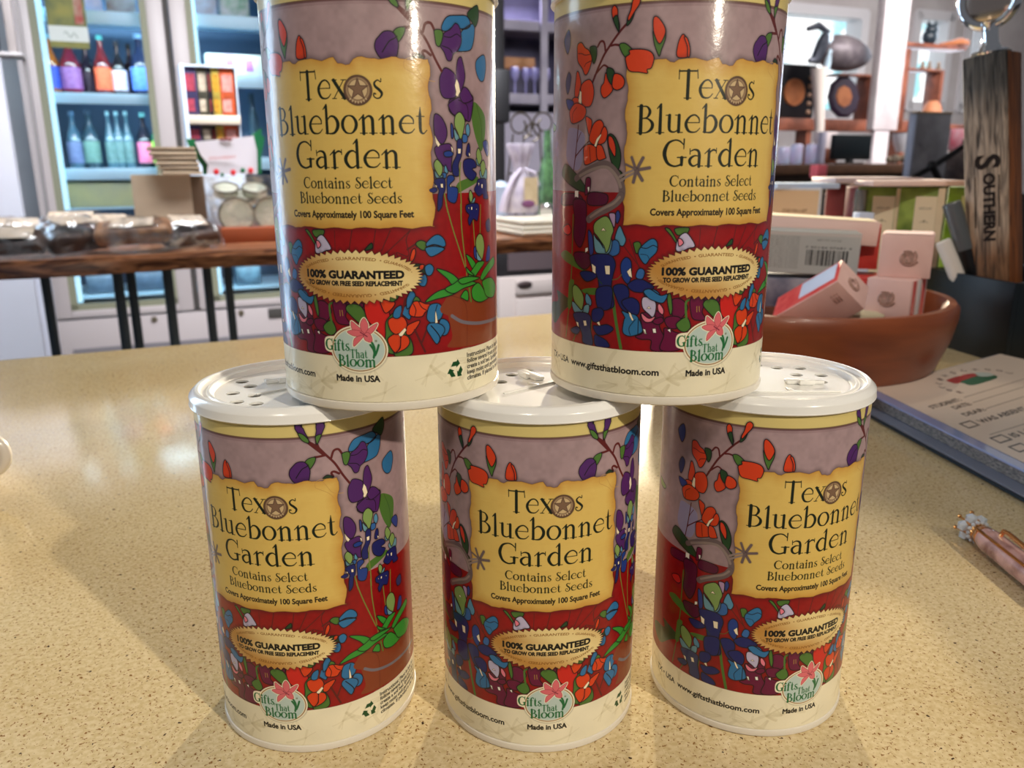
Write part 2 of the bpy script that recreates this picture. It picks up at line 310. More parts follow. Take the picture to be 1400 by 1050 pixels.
def paint_label():
    R = random.Random(5); H = 2*math.pi*20
    A = Art(-H, H, 0, 133, PXM, (232,222,190))
    def rect(u0, v0, u1, v1): return np.array([(u0,v0),(u1,v0),(u1,v1),(u0,v1)], float)
    yy = lambda v: int(v*PXM)
    A.a[yy(129):] = srgb((206,188,120)); A.a[yy(72):yy(129)] = srgb((158,134,138)); A.a[yy(19.3):yy(72)] = srgb((140,12,14))
    cl = .6*cloud(A.h, A.w, (26, 50), 1)+.4*cloud(A.h, A.w, (90, 170), 2); A.a[yy(19.3):yy(129)] *= (.80+.36*cl[yy(19.3):yy(129)])[...,None]
    A.fill([rect(-H-1,128.5,H+1,129.4)], (84,50,48), alpha=.9); A.fill([rect(-H-1,127.6,H+1,128.9)], (120,90,96), alpha=.35)
    # the ghost leaves in the white band
    for k in range(64):
        u, v = R.uniform(-H, H), R.uniform(4, 18); a = R.uniform(0, 6.28); L = R.uniform(5, 11)
        P = [(u+L*math.cos(a)*t-L*.18*math.sin(a)*math.sin(math.pi*t), v+L*.6*math.sin(a)*t+L*.2*math.cos(a)*math.sin(math.pi*t)) for t in (0,.25,.5,.75,1)]
        P = [(x, min(max(y, 3.5), 19)) for x, y in P]; A.stroke(smooth(P, False), R.choice((.3,.9,.5)), (206,190,150), .55)
    # far side of the wrap: more of the same flowers
    for k in range(26):
        u = R.choice((R.uniform(64, 124), R.uniform(-124, -84))); v = R.uniform(26, 120); c = R.choice(('blue4','orange','purple','mag','navy'))
        A.stroke(smooth([(u, v), (u+R.uniform(-3,3), v-9), (u+R.uniform(-6,6), v-20)], False), .5, ACOL['stem'])
        for j in range(4):
            a = j*1.6+R.uniform(0, 1); A.fill([smooth([(u, v), (u+4*math.cos(a-.4), v+4*math.sin(a-.4)), (u+6*math.cos(a), v+6*math.sin(a)), (u+4*math.cos(a+.4), v+4*math.sin(a+.4))])], ACOL[c], ACOL['line'], .2)
    A.fill([rect(-H-1,-1,H+1,19.3)], (232,222,190), alpha=0)
    draw_art(A, ART1, halo=1.1)
    # white band over everything below the red
    m = cloud(A.h, A.w, (20, 40), 7)
    band = A.a[:yy(19.3)]; band[:] = srgb((236,228,200)); band *= (.94+.1*m[:yy(19.3)])[...,None]
    R2 = random.Random(8)
    for k in range(46):
        u, v = R2.uniform(-H, H), R2.uniform(6, 16)
        for j in range(R2.choice((2,4,6))):
            a = R2.uniform(0, 6.28); L = R2.uniform(4, 9); P = [(u, v), (u+L*.5*math.cos(a), min(18, v+L*.4*math.sin(a))), (u+L*math.cos(a), min(18.4, max(3.6, v+L*.7*math.sin(a))))]
            A.stroke(smooth(P, False), R2.choice((.4,.9,1.4)), (196,184,146), .26)
    A.fill([rect(-H-1,19.1,H+1,19.5)], (90,20,24), alpha=.35)
    # parchment
    P = [];
    for t in np.linspace(0, 1, 46): P.append((-35.8+57.6*t, 112.4+.35*math.sin(t*41)+R.uniform(-.25,.25)-(1.5 if .50 < t < .58 else 0)-(.7 if .2 < t < .25 else 0)))
    for t in np.linspace(0, 1, 36): P.append((22+.45*math.sin(t*30)+R.uniform(-.2,.2)+.4*t, 112.2-50.4*t))
    for t in np.linspace(0, 1, 40): P.append((22.4-58.6*t, 61.6+.25*math.sin(t*36)+R.uniform(-.15,.15)))
    for t in np.linspace(0, 1, 36): P.append((-36.2+.4*math.sin(t*25)+R.uniform(-.2,.2), 61.8+50.4*t))
    sl, d = A.sdist([np.array(P)], 2.4)
    A.put(sl, .6*np.clip(1+d/2.2, 0, 1)**1.5*(d < 0), (30,12,20)); A.put(sl, np.clip(.5+(d+.12)*PXM, 0, 1), (112,72,30))
    cov = np.clip(.5+d*PXM, 0, 1)[...,None]; w = (.5*cloud(A.h, A.w, (18,34), 3)+.3*cloud(A.h, A.w, (70,130), 4)+.2*cloud(A.h, A.w, (300,60), 9))[sl]
    e = np.clip(d/5.0, 0, 1)**.7; e = np.clip(e*.8+w*.35, 0, 1)[...,None]
    A.a[sl] = A.a[sl]*(1-cov)+(srgb((186,130,46))*(1-e)+srgb((214,182,98))*e)*cov
    # lettering
    k = ACOL['ink']
    display(A, 'Tex*s', -20.2, 7.3, 100.8, 8.5, k, 1.2); display(A, 'Bluebonnet', -32.6, 20.6, 90.5, 8.3, k, 1.2); display(A, 'Garden', -24.1, 12, 80.2, 8.2, k, 1.2)
    display(A, 'Contains Select', -21.5, 9, 74.0, 3.4, (26,34,16), 1.5); display(A, 'Bluebonnet Seeds', -23.6, 11.9, 69.3, 3.3, (26,34,16), 1.5)
    sans(A, 'Covers Approximately 100 Square Feet', -27.3, 15.5, 64.8, 2.25, (22,16,12), .10)
    # the star medallion
    A.fill([ell(-.4,103.2,4.35,4.35)], (96,70,52), (74,52,40), .25, .7); A.fill([ell(-.4,103.3,3.7,3.7)], (150,124,92)); A.fill([ell(-.4,103.4,3.0,3.0)], (196,170,128), (112,86,64), .2)
    A.fill([star(-.4,103.5,3.3,1.3,5)], (120,92,70), (84,60,46), .22)
    for q in range(7): a = -2.35+q*.26; A.stroke([(-.4+3.25*math.cos(a), 103.2+3.25*math.sin(a)), (-.4+3.75*math.cos(a), 103.2+3.75*math.sin(a))], .22, (214,190,150))
    draw_art(A, ART2, lw=.14)
    draw_art(A, '\n'.join(q for q in ART1.splitlines() if q.startswith('f orange') and abs(float(q.split()[2].split(',')[0])+34) < 7 and float(q.split()[2].split(',')[1]) > 100), halo=1.0)
    # the gold seal
    n = 54; S = [(-5+(22.9 if q % 2 == 0 else 21.3)*math.cos(math.pi*q/n), 45.8+(8.9 if q % 2 == 0 else 7.7)*math.sin(math.pi*q/n)) for q in range(2*n)]
    sl, d = A.sdist([np.array(S)], 1.6); A.put(sl, .55*np.clip(1+d/1.3, 0, 1)*(d < 0), (20,8,12)); A.put(sl, np.clip(.5+(d+.12)*PXM, 0, 1), (30,14,14))
    U = (A.u0+(np.arange(sl[1].start, sl[1].stop)+.5)/PXM)[None,:]; V = (A.v0+(np.arange(sl[0].start, sl[0].stop)+.5)/PXM)[:,None]
    g = np.clip(.55+.45*np.sin((U+5)*.11+(V-45.8)*.17+.2), 0, 1); g = np.maximum(g, np.exp(-((U+4)/13)**2-((V-46)/4.5)**2))[...,None]
    cov = np.clip(.5+d*PXM, 0, 1)[...,None]; A.a[sl] = A.a[sl]*(1-cov)+(srgb((178,120,40))*(1-g)+srgb((226,204,144))*g)*cov
    def ring(a0, a1, flip):
        def fn(M):
            a = a0+(a1-a0)*M[:,0]; r = M[:,1]; s_ = -1 if flip else 1
            return np.stack([-5+(19.7+s_*r)*np.cos(a), 45.8+(6.15+s_*r)*np.sin(a)], 1)
        return fn
    for q in range(3):
        sans(A, 'GUARANTEED  •', 0, 1, -.55, 1.05, (130,84,30), .03, ring(2.72-q*.85, 2.72-q*.85-.80, False))
        sans(A, 'GUARANTEED  •', 0, 1, -.55, 1.05, (130,84,30), .03, ring(-.42-q*.85+.0, -.42-q*.85-.80, False))
    sans(A, '100% GUARANTEED', -22.6, 11.5, 45.4, 2.5, ACOL['black'], .21); sans(A, 'TO GROW OR FREE SEED REPLACEMENT', -22.2, 11, 43.0, 1.55, ACOL['black'], .12)
    # round emblem with a lily
    A.fill([ell(-4.6,21.8,10.0,8.1)], (236,228,200), halo=.8); A.fill([smooth([(-17.1,22.8),(-16.6,25.2),(-14,25.9),(-10,25.5),(-9,20.6),(-13,20.2),(-16.4,20.8)])], (236,228,200))
    A.fill([ell(-4.6,21.8,9.5,7.6)], (150,110,70)); A.fill([ell(-4.6,21.8,9.1,7.25)], (226,222,196)); A.fill([ell(-4.6,21.8,8.8,6.95)], (182,200,194))
    lily = [[(-2.2,27.4),(-5.2,30.4),(-6.6,31.2),(-6.6,29.0),(-5.2,27.2)],[(-2.6,27.2),(-3.6,30),(-2.2,32.4),(-.9,30.2),(-1.4,27.4)],[(-2,27),(-.4,29.2),(2.2,30.6),(1.2,28.4),(-.6,26.8)],
            [(-2.4,26.8),(-5.6,26.2),(-8.2,27.6),(-6,28.4),(-3,27.9)],[(-3.4,26.6),(-5.8,25.4),(-6.2,22.8),(-4.6,24),(-2.6,26.2)],[(-2.4,26.8),(-2.2,25.0),(.0,24.2),(.2,26),(-1,27.6)]]
    for p in lily: A.fill([smooth(p)], (236,228,200), grow=.35)
    for p in lily: A.fill([smooth(p)], (214,104,112), (140,50,62), .14)
    A.stroke(smooth([(-3.6,27.6),(-2.6,27),(-1.4,26.2)], False), .35, (120,40,60))
    gk = (34,104,58)
    for p in ([(.0,24.4),(.9,22),(.4,18.6)], [(-.6,23.6),(.5,21.8),(.9,20)], [(2.4,23.6),(1.7,21.4),(.9,19.6)]): A.stroke(smooth(p, False), [.25]+[.75]*(len(smooth(p, False))-2)+[.15], gk)
    display(A, 'Gifts', -16.6, -7.7, 21.2, 3.7, gk, 1.8); display(A, 'That', -7.6, -1.6, 18.9, 2.8, gk, 1.7); display(A, 'Bloom', -11.9, 1.2, 15.9, 3.7, gk, 1.75)
    A.fill([ell(1.5,24.7,.4,.4)], (130,140,120))
    sans(A, 'Made in USA', -13, 2.2, 10.7, 2.2, ACOL['black'], .12); sans(A, 'www.giftsthatbloom.com', -57.4, -22.4, 10.9, 2.35, ACOL['black'], .11); sans(A, 'TX • USA', -72.5, -59.2, 10.9, 2.35, ACOL['black'], .10)
    # recycling arrows
    for q in range(3):
        a = math.pi/2-q*2*math.pi/3
        def rp(x, y): return (29.4+x*math.sin(a)+y*math.cos(a)*1.0, 12.4+x*-math.cos(a)*-1*0+(x*math.cos(a+math.pi)+y*math.sin(a)))
        A.fill([np.array([rp(-2.0,1.3),rp(.2,1.3),rp(.2,.7),rp(1.9,1.9),rp(.9,3.6),rp(.4,2.9),rp(-1.1,2.9)])], (22,72,36))
    for q, t in enumerate(('Instructions: Plant in late fall.', 'follow several frosts or in late', 'create a soil bed. Sprinkle well', 'keep moist until germinated in', 'climates. If planted in the fall')):
        sans(A, t, 34.7, 61, 16.0-q*2.05, 1.6, ACOL['black'], .07)
    return A
ART1 = """
s3 stem -10.6,60.7 -10.8,54.5
s4 stem -4.6,60.8 -5.9,54.7
s4 stem 3,60.8 1.9,54.8
s4 stem 7.7,60.7 4.7,54.4
s4 stem 14.1,60.6 5.9,53.4
s4 stem 14.1,60.6 12.7,57.7 13.3,52.5 9.6,53.7 9.9,52.2
s4 stem 13,54.7 15.5,55.9 16,55
s4 stem -36.5,55.5 -30.9,48.8 -29.1,46.8
s4 stem -34,57 -30.5,48.1 -29.8,46.8
s10 green -57.6,64 -57.9,52.1 -58.3,42.4 -60.4,31.3
s8 green -59.1,32.6 -61.2,20.3
s7 green -55.1,22.2 -56.5,19.6
g green -65.8,49.9 -61.7,51.4 -55.8,49 -50.9,45.8 -52.4,45.3 -58.1,46.5 -64,48.2
g dgreen -69.7,36 -64.5,35.6 -59.1,34.1 -59.1,32.2 -64.3,28.7 -72.1,23.4 -80.5,27.2 -76.6,30.6 -68.4,32.4
g green -59.3,40.8 -56.8,41.5 -56.7,38.9 -58.1,31.6 -60.1,31.3 -59.9,37
g green -52.2,38.5 -49.2,39.4 -45.1,39.6 -45.5,37.6 -49.2,37.2 -51.7,37.7
s20 green -39.6,39.9 -37.9,29.6 -35.7,19.7
s7 green -39.4,39.9 -37.5,40.9 -35.3,40.9
s7 green -46.7,32.3 -47.7,25.6 -46.8,19.7
g lil2 -60.7,92.9 -54.7,92 -52,89.2 -53.3,81.8 -55.4,79.1 -59,79.8 -62.5,83.3 -62,89.5
s3 stem -54.1,91.3 -56.2,87.7 -56.6,83.2
s5 stem -55.5,93.7 -56.6,85.3 -57.7,79.1
s5 stem -56.7,83.6 -52.9,86.6 -50.3,88.4
f dgreen -64,80.8 -61,80.6 -57.7,78.7 -54.2,76.3 -50.6,72.3 -54.1,72.2 -58.2,73.5 -62.3,75.2 -65.7,77.6
f mag -51.6,73.6 -51.2,76.4 -49.3,76.4 -49.2,73.7 -49.9,71.9 -51.5,70.9
f dmag -65.5,70.5 -60.1,71.3 -54.1,70.8 -52.5,68.1 -56.8,67.6 -65.4,67.2
f dmag -50.1,71.2 -46.9,72 -42.3,71.1 -43,68 -50,67.8
f dmag -57.5,68.9 -51.5,68.8 -50.8,63.2 -51.2,57.6 -53.6,53.1 -57.1,56.5 -56.7,62.9
f dmag -56.4,51.1 -49.5,51.3 -48.5,47.8 -51.4,45.7 -55.7,47.9
p white -56.9,72.3 -54.9,72.3 -54.9,69.9 -56.2,70.2 -56.9,69.8
p white -50.6,73.5 -49.6,73.7 -49.6,72.6 -50.1,71.6
p white -51,53 -49.8,53.4 -49.7,52.2 -51,51.5
f red2 -64.3,59.2 -60.5,60.6 -58.8,58.5 -60.4,57 -63.4,57.5
s9 stem -37.3,123.1 -39.4,121.1 -42.2,117.9 -45.2,114.1 -49.2,106.8
s8 stem -44.3,115.9 -44.9,118.5 -46.2,118.9 -47.4,117.4
s8 stem -42.2,117.3 -40.7,117.5 -38.9,117.1
s7 stem -48.4,108.7 -45.5,111.3 -44.3,111.6 -42.7,110.5
f dgreen -48,117.5 -50.4,117.7 -50.4,116.2 -48.9,112.5 -47.7,114.7
f orange -56.5,119 -54.6,119.4 -52.8,117.7 -51.1,116.7 -49.7,114.2 -50.3,111.7 -51.6,109.6 -52.8,109.5 -54.1,111.5 -56.3,113.8 -56.7,116.8
s4 line -56.1,116.2 -54.3,116 -52.7,115.4 -50.4,115.5
s4 line -52.9,111.9 -52.2,112.8 -50.1,113.4
f green -39.3,117.4 -37.5,117.7 -35.4,116.2 -35,115.3 -36.3,113.8 -37.2,113.6 -38.5,115.2
f orange -35.7,115.6 -31.7,115.6 -29,114.7 -28,112.8 -28.7,110.1 -30,109.6 -29.9,108.5 -32.4,108.9 -35.8,109.5 -37,112.3 -37,113.6 -35.8,114.4
s7 line -35.8,113.7 -33.9,113.6 -32.2,112.4 -31.1,110.8 -30,109.7
f orange -44.1,109.3 -43.1,108 -41.2,104.8 -42.1,102.9 -44.4,101.7 -45.7,103.4 -45.6,105.3 -44.6,106.5
f orange -40.8,108.8 -38.6,108.4 -37.3,106.8 -37.6,104.9 -39.5,103.9 -41.2,104.6 -41.5,106.3
f dgreen -43.5,110.7 -41.2,110.1 -40.6,107.2 -41.8,105.7 -43.4,108
f orange -42.3,128 -41.4,129 -40.3,127.8 -40.1,125.4 -39.4,122.9 -39.8,121.7 -41.3,124 -42.1,125.9
f dgreen -41.7,124.9 -40.6,126.1 -39.9,124.8 -39.6,121.7 -39.9,121.4
f orange -35.2,130.1 -33.9,130.9 -32.9,129.9 -33.3,128.4 -34.7,126.5 -36.3,124.2 -36.7,125.1 -35.8,127.4
f dgreen -37.1,122.9 -36.7,125.1 -35.4,125.6 -34.7,126.2 -35.3,124.4 -36.3,123.1
f orange -28.7,123.7 -28.1,124.9 -26.8,124.2 -25.1,121.8 -24.9,119.7 -26.5,117 -28.3,120.1
f green -28.6,120.7 -26.9,117.9 -25.1,120.9 -24.7,118.5 -25.8,115.2 -26.2,113.7 -26.7,113.7 -28.1,117.1
s4 line -26.8,123.6 -26.1,120.6 -26.6,118.2
f orange -20.8,116.9 -19.7,119.4 -18.7,119 -17.4,116.2 -17.3,113.2 -20.9,113.1
f orange -19,118.7 -17.9,115.9 -17.7,113.2 -17.1,113.2 -17.1,115.6 -18,118.3
f orange -56.8,110.5 -55.7,110.2 -54.5,106.9 -55,104.9 -56,102.7 -57.5,102.5 -57.8,104.5 -57.3,107.7
f orange -54.5,105.9 -51.1,107.8 -49.2,106.5 -48.5,103.2 -49.5,100 -51.3,99.3 -53.8,100.3
f orange -59,102.2 -56,102.4 -54.9,100.3 -53.3,99.6 -55.9,98.4 -60.1,98.6
p cream -55,104.6 -54.2,104.2 -54.1,100.3 -55.1,100.3 -55.7,101.4
f blue -63.1,102.2 -59.6,101.9 -58.3,100.9 -59.5,99.3 -61.5,99
f orange -60.5,98.6 -57.1,100.8 -52.8,99.6 -51.8,97.5 -53.7,95.3 -58.7,94.3 -60.4,96.3
s4 line -58.7,94.5 -58.8,97.5 -56.5,99.4
f orange -52,95.9 -50.3,95.8 -49.1,94.5 -49.7,90.9 -50.4,90.5
f orange -50.1,89.9 -48.4,93.8 -45.9,95 -44.4,93.7 -44.5,91.7 -46.1,89.1 -47.8,87.2 -49.8,88.2
f orange -44.6,92.4 -43.6,92.7 -42.8,90.7 -43.6,88.1 -46.1,87.1 -46.5,87.5 -45.7,89.8
f orange -52.4,86.6 -49.6,87.4 -46.5,85.8 -46,83.1 -48.1,81.8 -51.8,80.8 -52.6,83.9
f orange -46.9,86.8 -44.8,86.8 -43.3,83.5 -43.5,82.8 -46.4,82.5
s4 line -50,86.5 -49.4,81.8
p cream -45.3,90.6 -45.1,90.2 -46.5,88.1 -47.1,86.5 -48,86.8 -47,89.1
f blue -62.2,124.2 -60.8,122.1 -61,118.9 -62.7,116.8 -65.2,121
f dblue -61.8,110.8 -60.1,109.3 -61,105.4 -62.4,104.1 -63.6,107.6
f green2 -81,95.5 -73.4,94.1 -75.2,92.4 -80.3,92.9
f dgreen -42.7,89.7 -41.4,90.5 -39.4,88.7 -37.8,84.4 -38,80.5 -39.1,79.1 -41.1,81.8 -42.4,86.4
f red3 -42.3,89.7 -40.9,89.3 -39.7,86.4 -39.8,83.4 -41.2,85.1 -42.2,87.1
f dgreen -38.9,79.1 -37.2,78.3 -35.3,74.2 -34.9,73.8 -37.1,74.5 -38.3,76.5
f blue2 -49.8,59.1 -47.9,57.4 -47.3,52.1 -48.6,50.6 -49.4,53.4
f lblue -38.8,58.2 -37.4,61.2 -35.9,58.6 -35.1,56.6 -35.9,54.7 -37.2,54.8 -38.8,56.1
f blue2 -38.9,65.4 -38,66.1 -37.3,64.4 -38.2,62 -39,63
f lil3 -41.4,65 -39.4,65.2 -39,63.7 -39.3,60.6 -40.5,62.3
f blue3 -39.5,56.4 -37.6,55.8 -37.2,52.7 -38.6,51.3 -40.9,51.1 -41.4,53.6
f lblue2 -47.4,58.1 -46.1,56.5 -42.6,54.5 -40.3,56.7 -40.2,54 -41.4,51.8 -44.2,51.6 -46.6,52.5
f lgreen -47.3,61.3 -45.4,63.1 -42.7,64.2 -40.9,62.9 -39.6,59.9 -40.3,57.4 -41,53.9 -42.2,52.1 -43,54.2 -45.6,57.2 -47.2,58.8
g dline -46.5,57.1 -44.8,56.2 -43.2,53.8
s6 line -46.5,57.3 -44.7,55.5 -43.2,53.6
p cream -44.4,59.2 -43.5,60.4 -42.4,59.3 -43.5,59.4
f navy -48.6,50.6 -44.2,51.6 -40.2,51.2 -38.5,48.5 -39.2,44.9 -39.8,40.6 -38.8,33.9 -45,33.3 -44.7,38.7 -45.2,43 -47.5,45.7 -48.5,48.5
f navy -53.4,44.1 -51.3,45.2 -47.1,45 -45.7,43.7 -48.4,42 -50.8,41.8
f navy2 -36.6,48.6 -34.9,50.9 -33,49.4 -32.9,44.6 -33.9,42 -36.1,44.4
f navy -33.9,42 -30.4,44 -26.8,42.7 -25.1,41.3 -27.1,39.7 -30.9,39.4 -33.1,40.3
p cream -48,48 -46.2,47.1 -46.2,44.6 -47.5,45.3
p cream -42.6,47.7 -40.6,47.8 -40.5,44.8 -42.1,44.8
p cream -34.4,46.2 -33.1,47.5 -32.5,44.1 -33.6,44.7
s6 dgold -39.5,43.1 -37.6,43.6 -36.2,45.1
s6 dgreen -45.2,43 -43.5,41.4
f navy -45.2,39.8 -39.8,40.6 -39.6,34.5 -41.2,32.6 -44.5,32.6 -45.9,36.1
f navy -47.2,31.9 -43.7,33 -42.4,31 -44.4,28.2 -47.1,28.2
f lgreen -57.3,38.7 -55.5,39.8 -52.2,37.6 -51.3,34.7 -52.5,30.9 -55.4,33.1 -56.9,35.2
f lblue -50.6,35.6 -49.9,37.5 -47.9,35.5 -47.9,33.5 -49.6,33.5
f lblue2 -51,32.9 -48.8,33.6 -49,30.6 -51.5,30.3
f lblue2 -57.5,33.6 -55.9,33.4 -52.5,31.3 -51.5,32.1 -52,30.6 -55.3,29.7 -57.1,31.4
s5 line -56,33.6 -52.5,31.3
f navy3 -56.4,29.6 -51.5,30.6 -48,29.6 -47.9,25.5 -46.8,19.7 -51.2,19.8 -51.8,22.7 -53.5,25.5 -55.8,27.4
f navy3 -57.9,23.6 -54.6,25.1 -52.9,24.1 -54.5,22.3 -57.2,22.6
f navy -46.6,26.5 -44.4,26.7 -41,27.5 -38.6,26.2 -40.9,24.2 -44.3,23.4 -46.1,24.7
f navy -46,23.2 -43.4,22.8 -40.9,21.6 -40.2,19.6 -45.5,19.5
p cream -55.1,26.9 -53.8,26.6 -53.5,24.9 -54.3,25.4
p cream -51.4,27.7 -50,27.9 -49.5,26.1 -50.8,25.8
p cream -45.3,27.7 -44.2,28.3 -43.7,26.8 -44.4,26.9
f blue3 -30.5,47.1 -29.1,47.3 -28.3,46.1 -29,44 -30.7,44 -31.3,45
f green -32.4,55.7 -30.8,56.2 -29.9,55.1 -30.3,53 -31.4,52.3 -32.1,54
f blue4 -30,54.4 -27.4,56.8 -25.7,57.2 -24.6,55.8 -24.7,53.1 -26.8,50.7 -28.1,48.9 -29.5,49.9 -30.7,52.3
s5 line -30,54.4 -28,54.1 -26,55.1 -24.6,54.5
s3 line -30,52.1 -27.9,51.9 -27.1,50.7
f blue4 -28.4,39.1 -25.7,40.6 -23.3,39.3 -23.1,36.5 -25.9,36.4
f navy -39.1,40.7 -36.1,41.9 -33.8,40.6 -33.4,37.8 -34.4,35.3 -33.5,32.5 -35.8,33.4 -37.8,36.8
f navy -35.9,35.9 -32.6,37.5 -30.1,36.2 -29.6,33.4 -30.6,31.6 -33.5,32.8
f blue4 -35.8,32.7 -33.5,32.1 -30.3,31.2 -28.3,26.7 -29.7,25.1 -32.9,24.2 -35.2,25.5 -34.9,29.5 -34.6,30.6
s5 line -29.9,30.5 -29.9,27.7 -29.9,25.1
s4 line -32.5,24.6 -33,27.1 -30.9,30.1
p cream -33.4,32.7 -32.6,32.2 -31.5,29.9 -32,29.5 -32.9,31.1
f mag -29.2,32 -27.1,32.8 -23.7,33.3 -21.5,31.2 -22.8,28.3 -20.5,23.3 -21,19.7 -25.2,19.9 -25.4,23.2 -28.9,23.4 -30.7,24.3 -28.3,25.6 -28.7,28.4
f lil -28.9,37.3 -27.3,37.9 -24.5,36.4 -24.2,33.6 -25,31.1 -26.4,32.1 -28.6,34.2
f pink -28.9,32.4 -26.4,30.7 -24.3,31.5 -25.3,29.7 -27.4,29.4 -28.6,30.6
p cream -27.2,34.1 -26.5,34.8 -25.8,34
p cream -28.3,26.8 -27.4,26.7 -26.8,25.1 -27.6,25.4
p cream -25.1,27.2 -24,27.5 -23.7,25.8 -24.8,25.7
f pink -23.6,35.4 -22.8,35.6 -21.6,33.7 -21.9,32.1 -23.3,33.3
f mag -19,36.9 -16.6,37.6 -14.4,36.1 -13.6,34 -15.6,30.8 -17.7,30.9 -18.8,32.6
f mag -20.5,31.2 -17.7,31.6 -15.6,30.5 -16.8,27.6 -19.6,27.6 -21.1,29.8
f mag -21,27.6 -17.5,26.2 -14.2,24.7 -15.7,20.1 -22.1,20 -21.2,24.7
f mag -24.6,30.4 -22.2,31.2 -21.5,29.8 -23.2,28.7 -24.9,29.3
p white -20.1,26.9 -19.1,27.3 -18.9,25.9
p white -28.3,27 -27.4,26.9 -27,25.1
p white -25.1,27.2 -24,27.3 -23.7,25.8 -24.7,25.8
f green -20.6,38.6 -19.5,39 -18.7,34.1 -19.3,32.1 -20.3,35.5
f blue4 -28.5,39.8 -26.4,40.6 -22.9,38.6 -20.5,39 -21.9,36.1 -25.2,36.8 -27,37.8
f green -17.1,29.1 -13.8,31.2 -12.2,27.9 -13.9,26.2 -16.1,26.9
s14 green -12.3,37.2 -14.1,36.5 -14.1,33 -13.3,27.6
f mag -12.7,37.5 -9.1,38.1 -7.8,35.6 -8.4,32.8 -7.1,30.2 -11.2,30.4 -12.5,33.3
s4 gold2 -10.4,34.8 -10.3,32.9
s4 gold2 -9.6,34.8 -9.4,33
f mag -7.9,37.4 -2.4,37.4 -2.6,35.7 -5.1,35.5
f green -6.7,37 -3.1,36.4 -1.1,32.4 -2.6,30 -6.1,32.7 -8.2,35.3
f red2 -1.5,37.7 3.3,38.5 6.2,34.3 6.2,29.2 5.4,20.8 1.8,28.5 -1.1,32
f orange 3.8,38.4 8,37.7 7.6,35.9 5.2,34 4,35.9
f green 5.4,31.8 9.6,33.9 11.7,21.1 4.9,20.9 4.8,27.5
f green 5.2,39 7.7,40.6 9.5,39.3 7.5,37.7
f green 8.2,28.3 10,29.3 13.3,24.1 13.1,19.8 7.5,19.4
f orange 7.5,26.9 8.9,26.9 9.8,25 9.4,22.6 7.9,20.5 6.3,22.3 5.4,25.2
f orange 9.9,26.1 11.9,26 12.6,23.8 11.1,21.8 7.9,20.5 9.4,22.2
f orange 6,31.9 10.1,32.8 11.8,30.9 11.7,28.5 9.6,27.2 7.8,26.9 6.2,28.7
f orange 11.7,28.5 12.4,29.8 15.7,31 16.2,30.3 14.5,27.9 13,26.4 11.6,26.7
p cream 9,26.8 11.2,28.9 11.7,28.1 10.2,26.1 9.3,26.1
f blue4 8.2,35.3 10.3,36.3 10.1,33.1 8.7,32.1 7.4,32.9
f blue4 11.3,35.9 13.4,36.8 13.6,34 12.9,31.6 11.2,32.7 10.5,33.8
s8 stem 11.7,38.6 10.9,35.5 10.1,33.1
s9 stem 14.5,27.9 16.5,23.2 17.8,20.2
s8 stem 18.4,27.3 16.8,23.5
f blue4 12.1,38.2 13.5,40.9 14.9,40.2 14.8,38.1 12.3,35.1
f green 14.1,37.4 15.2,39.1 16.6,38 15.9,36.6 14.1,36.4
f orange 13,35.1 14.5,37.4 16.6,37.3 18.4,36.5 20.2,36 19.8,34.2 18.3,33.7 17.1,32.3 14.3,32.4 12.9,33.3
s5 line 14.3,36.7 15.1,34.6 14.6,32.5
s5 line 16.1,37.3 17.2,35.3 19.4,33.9
f blue4 20.2,36 23.3,36.1 24.8,33.8 23.9,31 21.1,29.5 18.9,31.1 19,33.6
f blue4 23.9,30.8 26.3,30 27.3,27.8 26.2,25.4 24.1,25.3 23,28.3
f blue4 19.6,29.7 22.3,29.6 24.6,28.4 25.2,26.6 23.7,24.6 22.1,22.4 19.9,25.4 18.6,28
s7 line 20.2,28.9 22.2,26.5 23.3,24.6 23.1,23
s5 line 22.7,35.8 22,33.7 21.7,30.9
s5 line 22.7,30.4 23.9,30.8
p cream 22,34.1 22.4,32.2 22.7,29.7 21.7,29.6 21.8,32.7
f orange 14.4,53.9 15.4,54.8 15.6,53.1 14.6,50.8 13.6,50.9
f dgreen 14.6,49.5 17,49.7 18.4,48.6 18.7,46.5 16.9,47.3 15.5,48
f orange 17,49.3 18.4,49.3 17.9,47.9 16.8,47.6
f blue4 18.8,48.9 20.6,49.5 21.8,48 20.9,46 19.4,45.8 18.7,47.2
f blue4 17.2,45.6 18.7,46.2 19.3,44.4 18.6,42.5 17.1,42.5 16.1,43.9
s8 stem 13,54.6 15.8,56.2
f green 15.8,56.2 17.3,57.3 19.4,56.5 19,54.3 17.5,54.4
f blue4 19.4,56.4 22.1,58.6 24.3,58.7 26.1,57 26.2,55 23.1,54.8 21.2,55.6 19.7,55.2
f blue4 19,54.7 21.2,55.2 23.5,55 26,54.3 24.2,53 21.1,51.9 19.6,53
s8 line 19.4,55 21.6,55.7 23.9,55.3 26,54.3
g brown 26.5,37.5 35.7,33.9 63.7,32.3 62.9,20.8 28.6,20.3 28.3,24.7
g brown 26.3,37.9 31.1,44.2 49.6,42 64.3,33 61.7,26.3 26.4,31.8
s3 line2 27.8,38.5 34.6,34.4 34.8,20.1
s22 grey 28.3,31.4 32.5,28.9 38.8,27.4 45.6,26.7 61.6,25.9
s9 olive 27,68.5 29.7,59.9 34.5,47.4
s9 olive 33.1,68.3 33.4,59.7 35,47.3 35.4,44.4
s9 olive 38.9,64.6 39.6,56.8 40.1,53.2
s8 olive 43.7,67.8 43.1,58
s18 dred 38,61.5 37.5,52.4
f green3 22.8,47.6 25.6,47.1 29.7,45 32.9,41.5 29.2,41.5 26.7,44.2
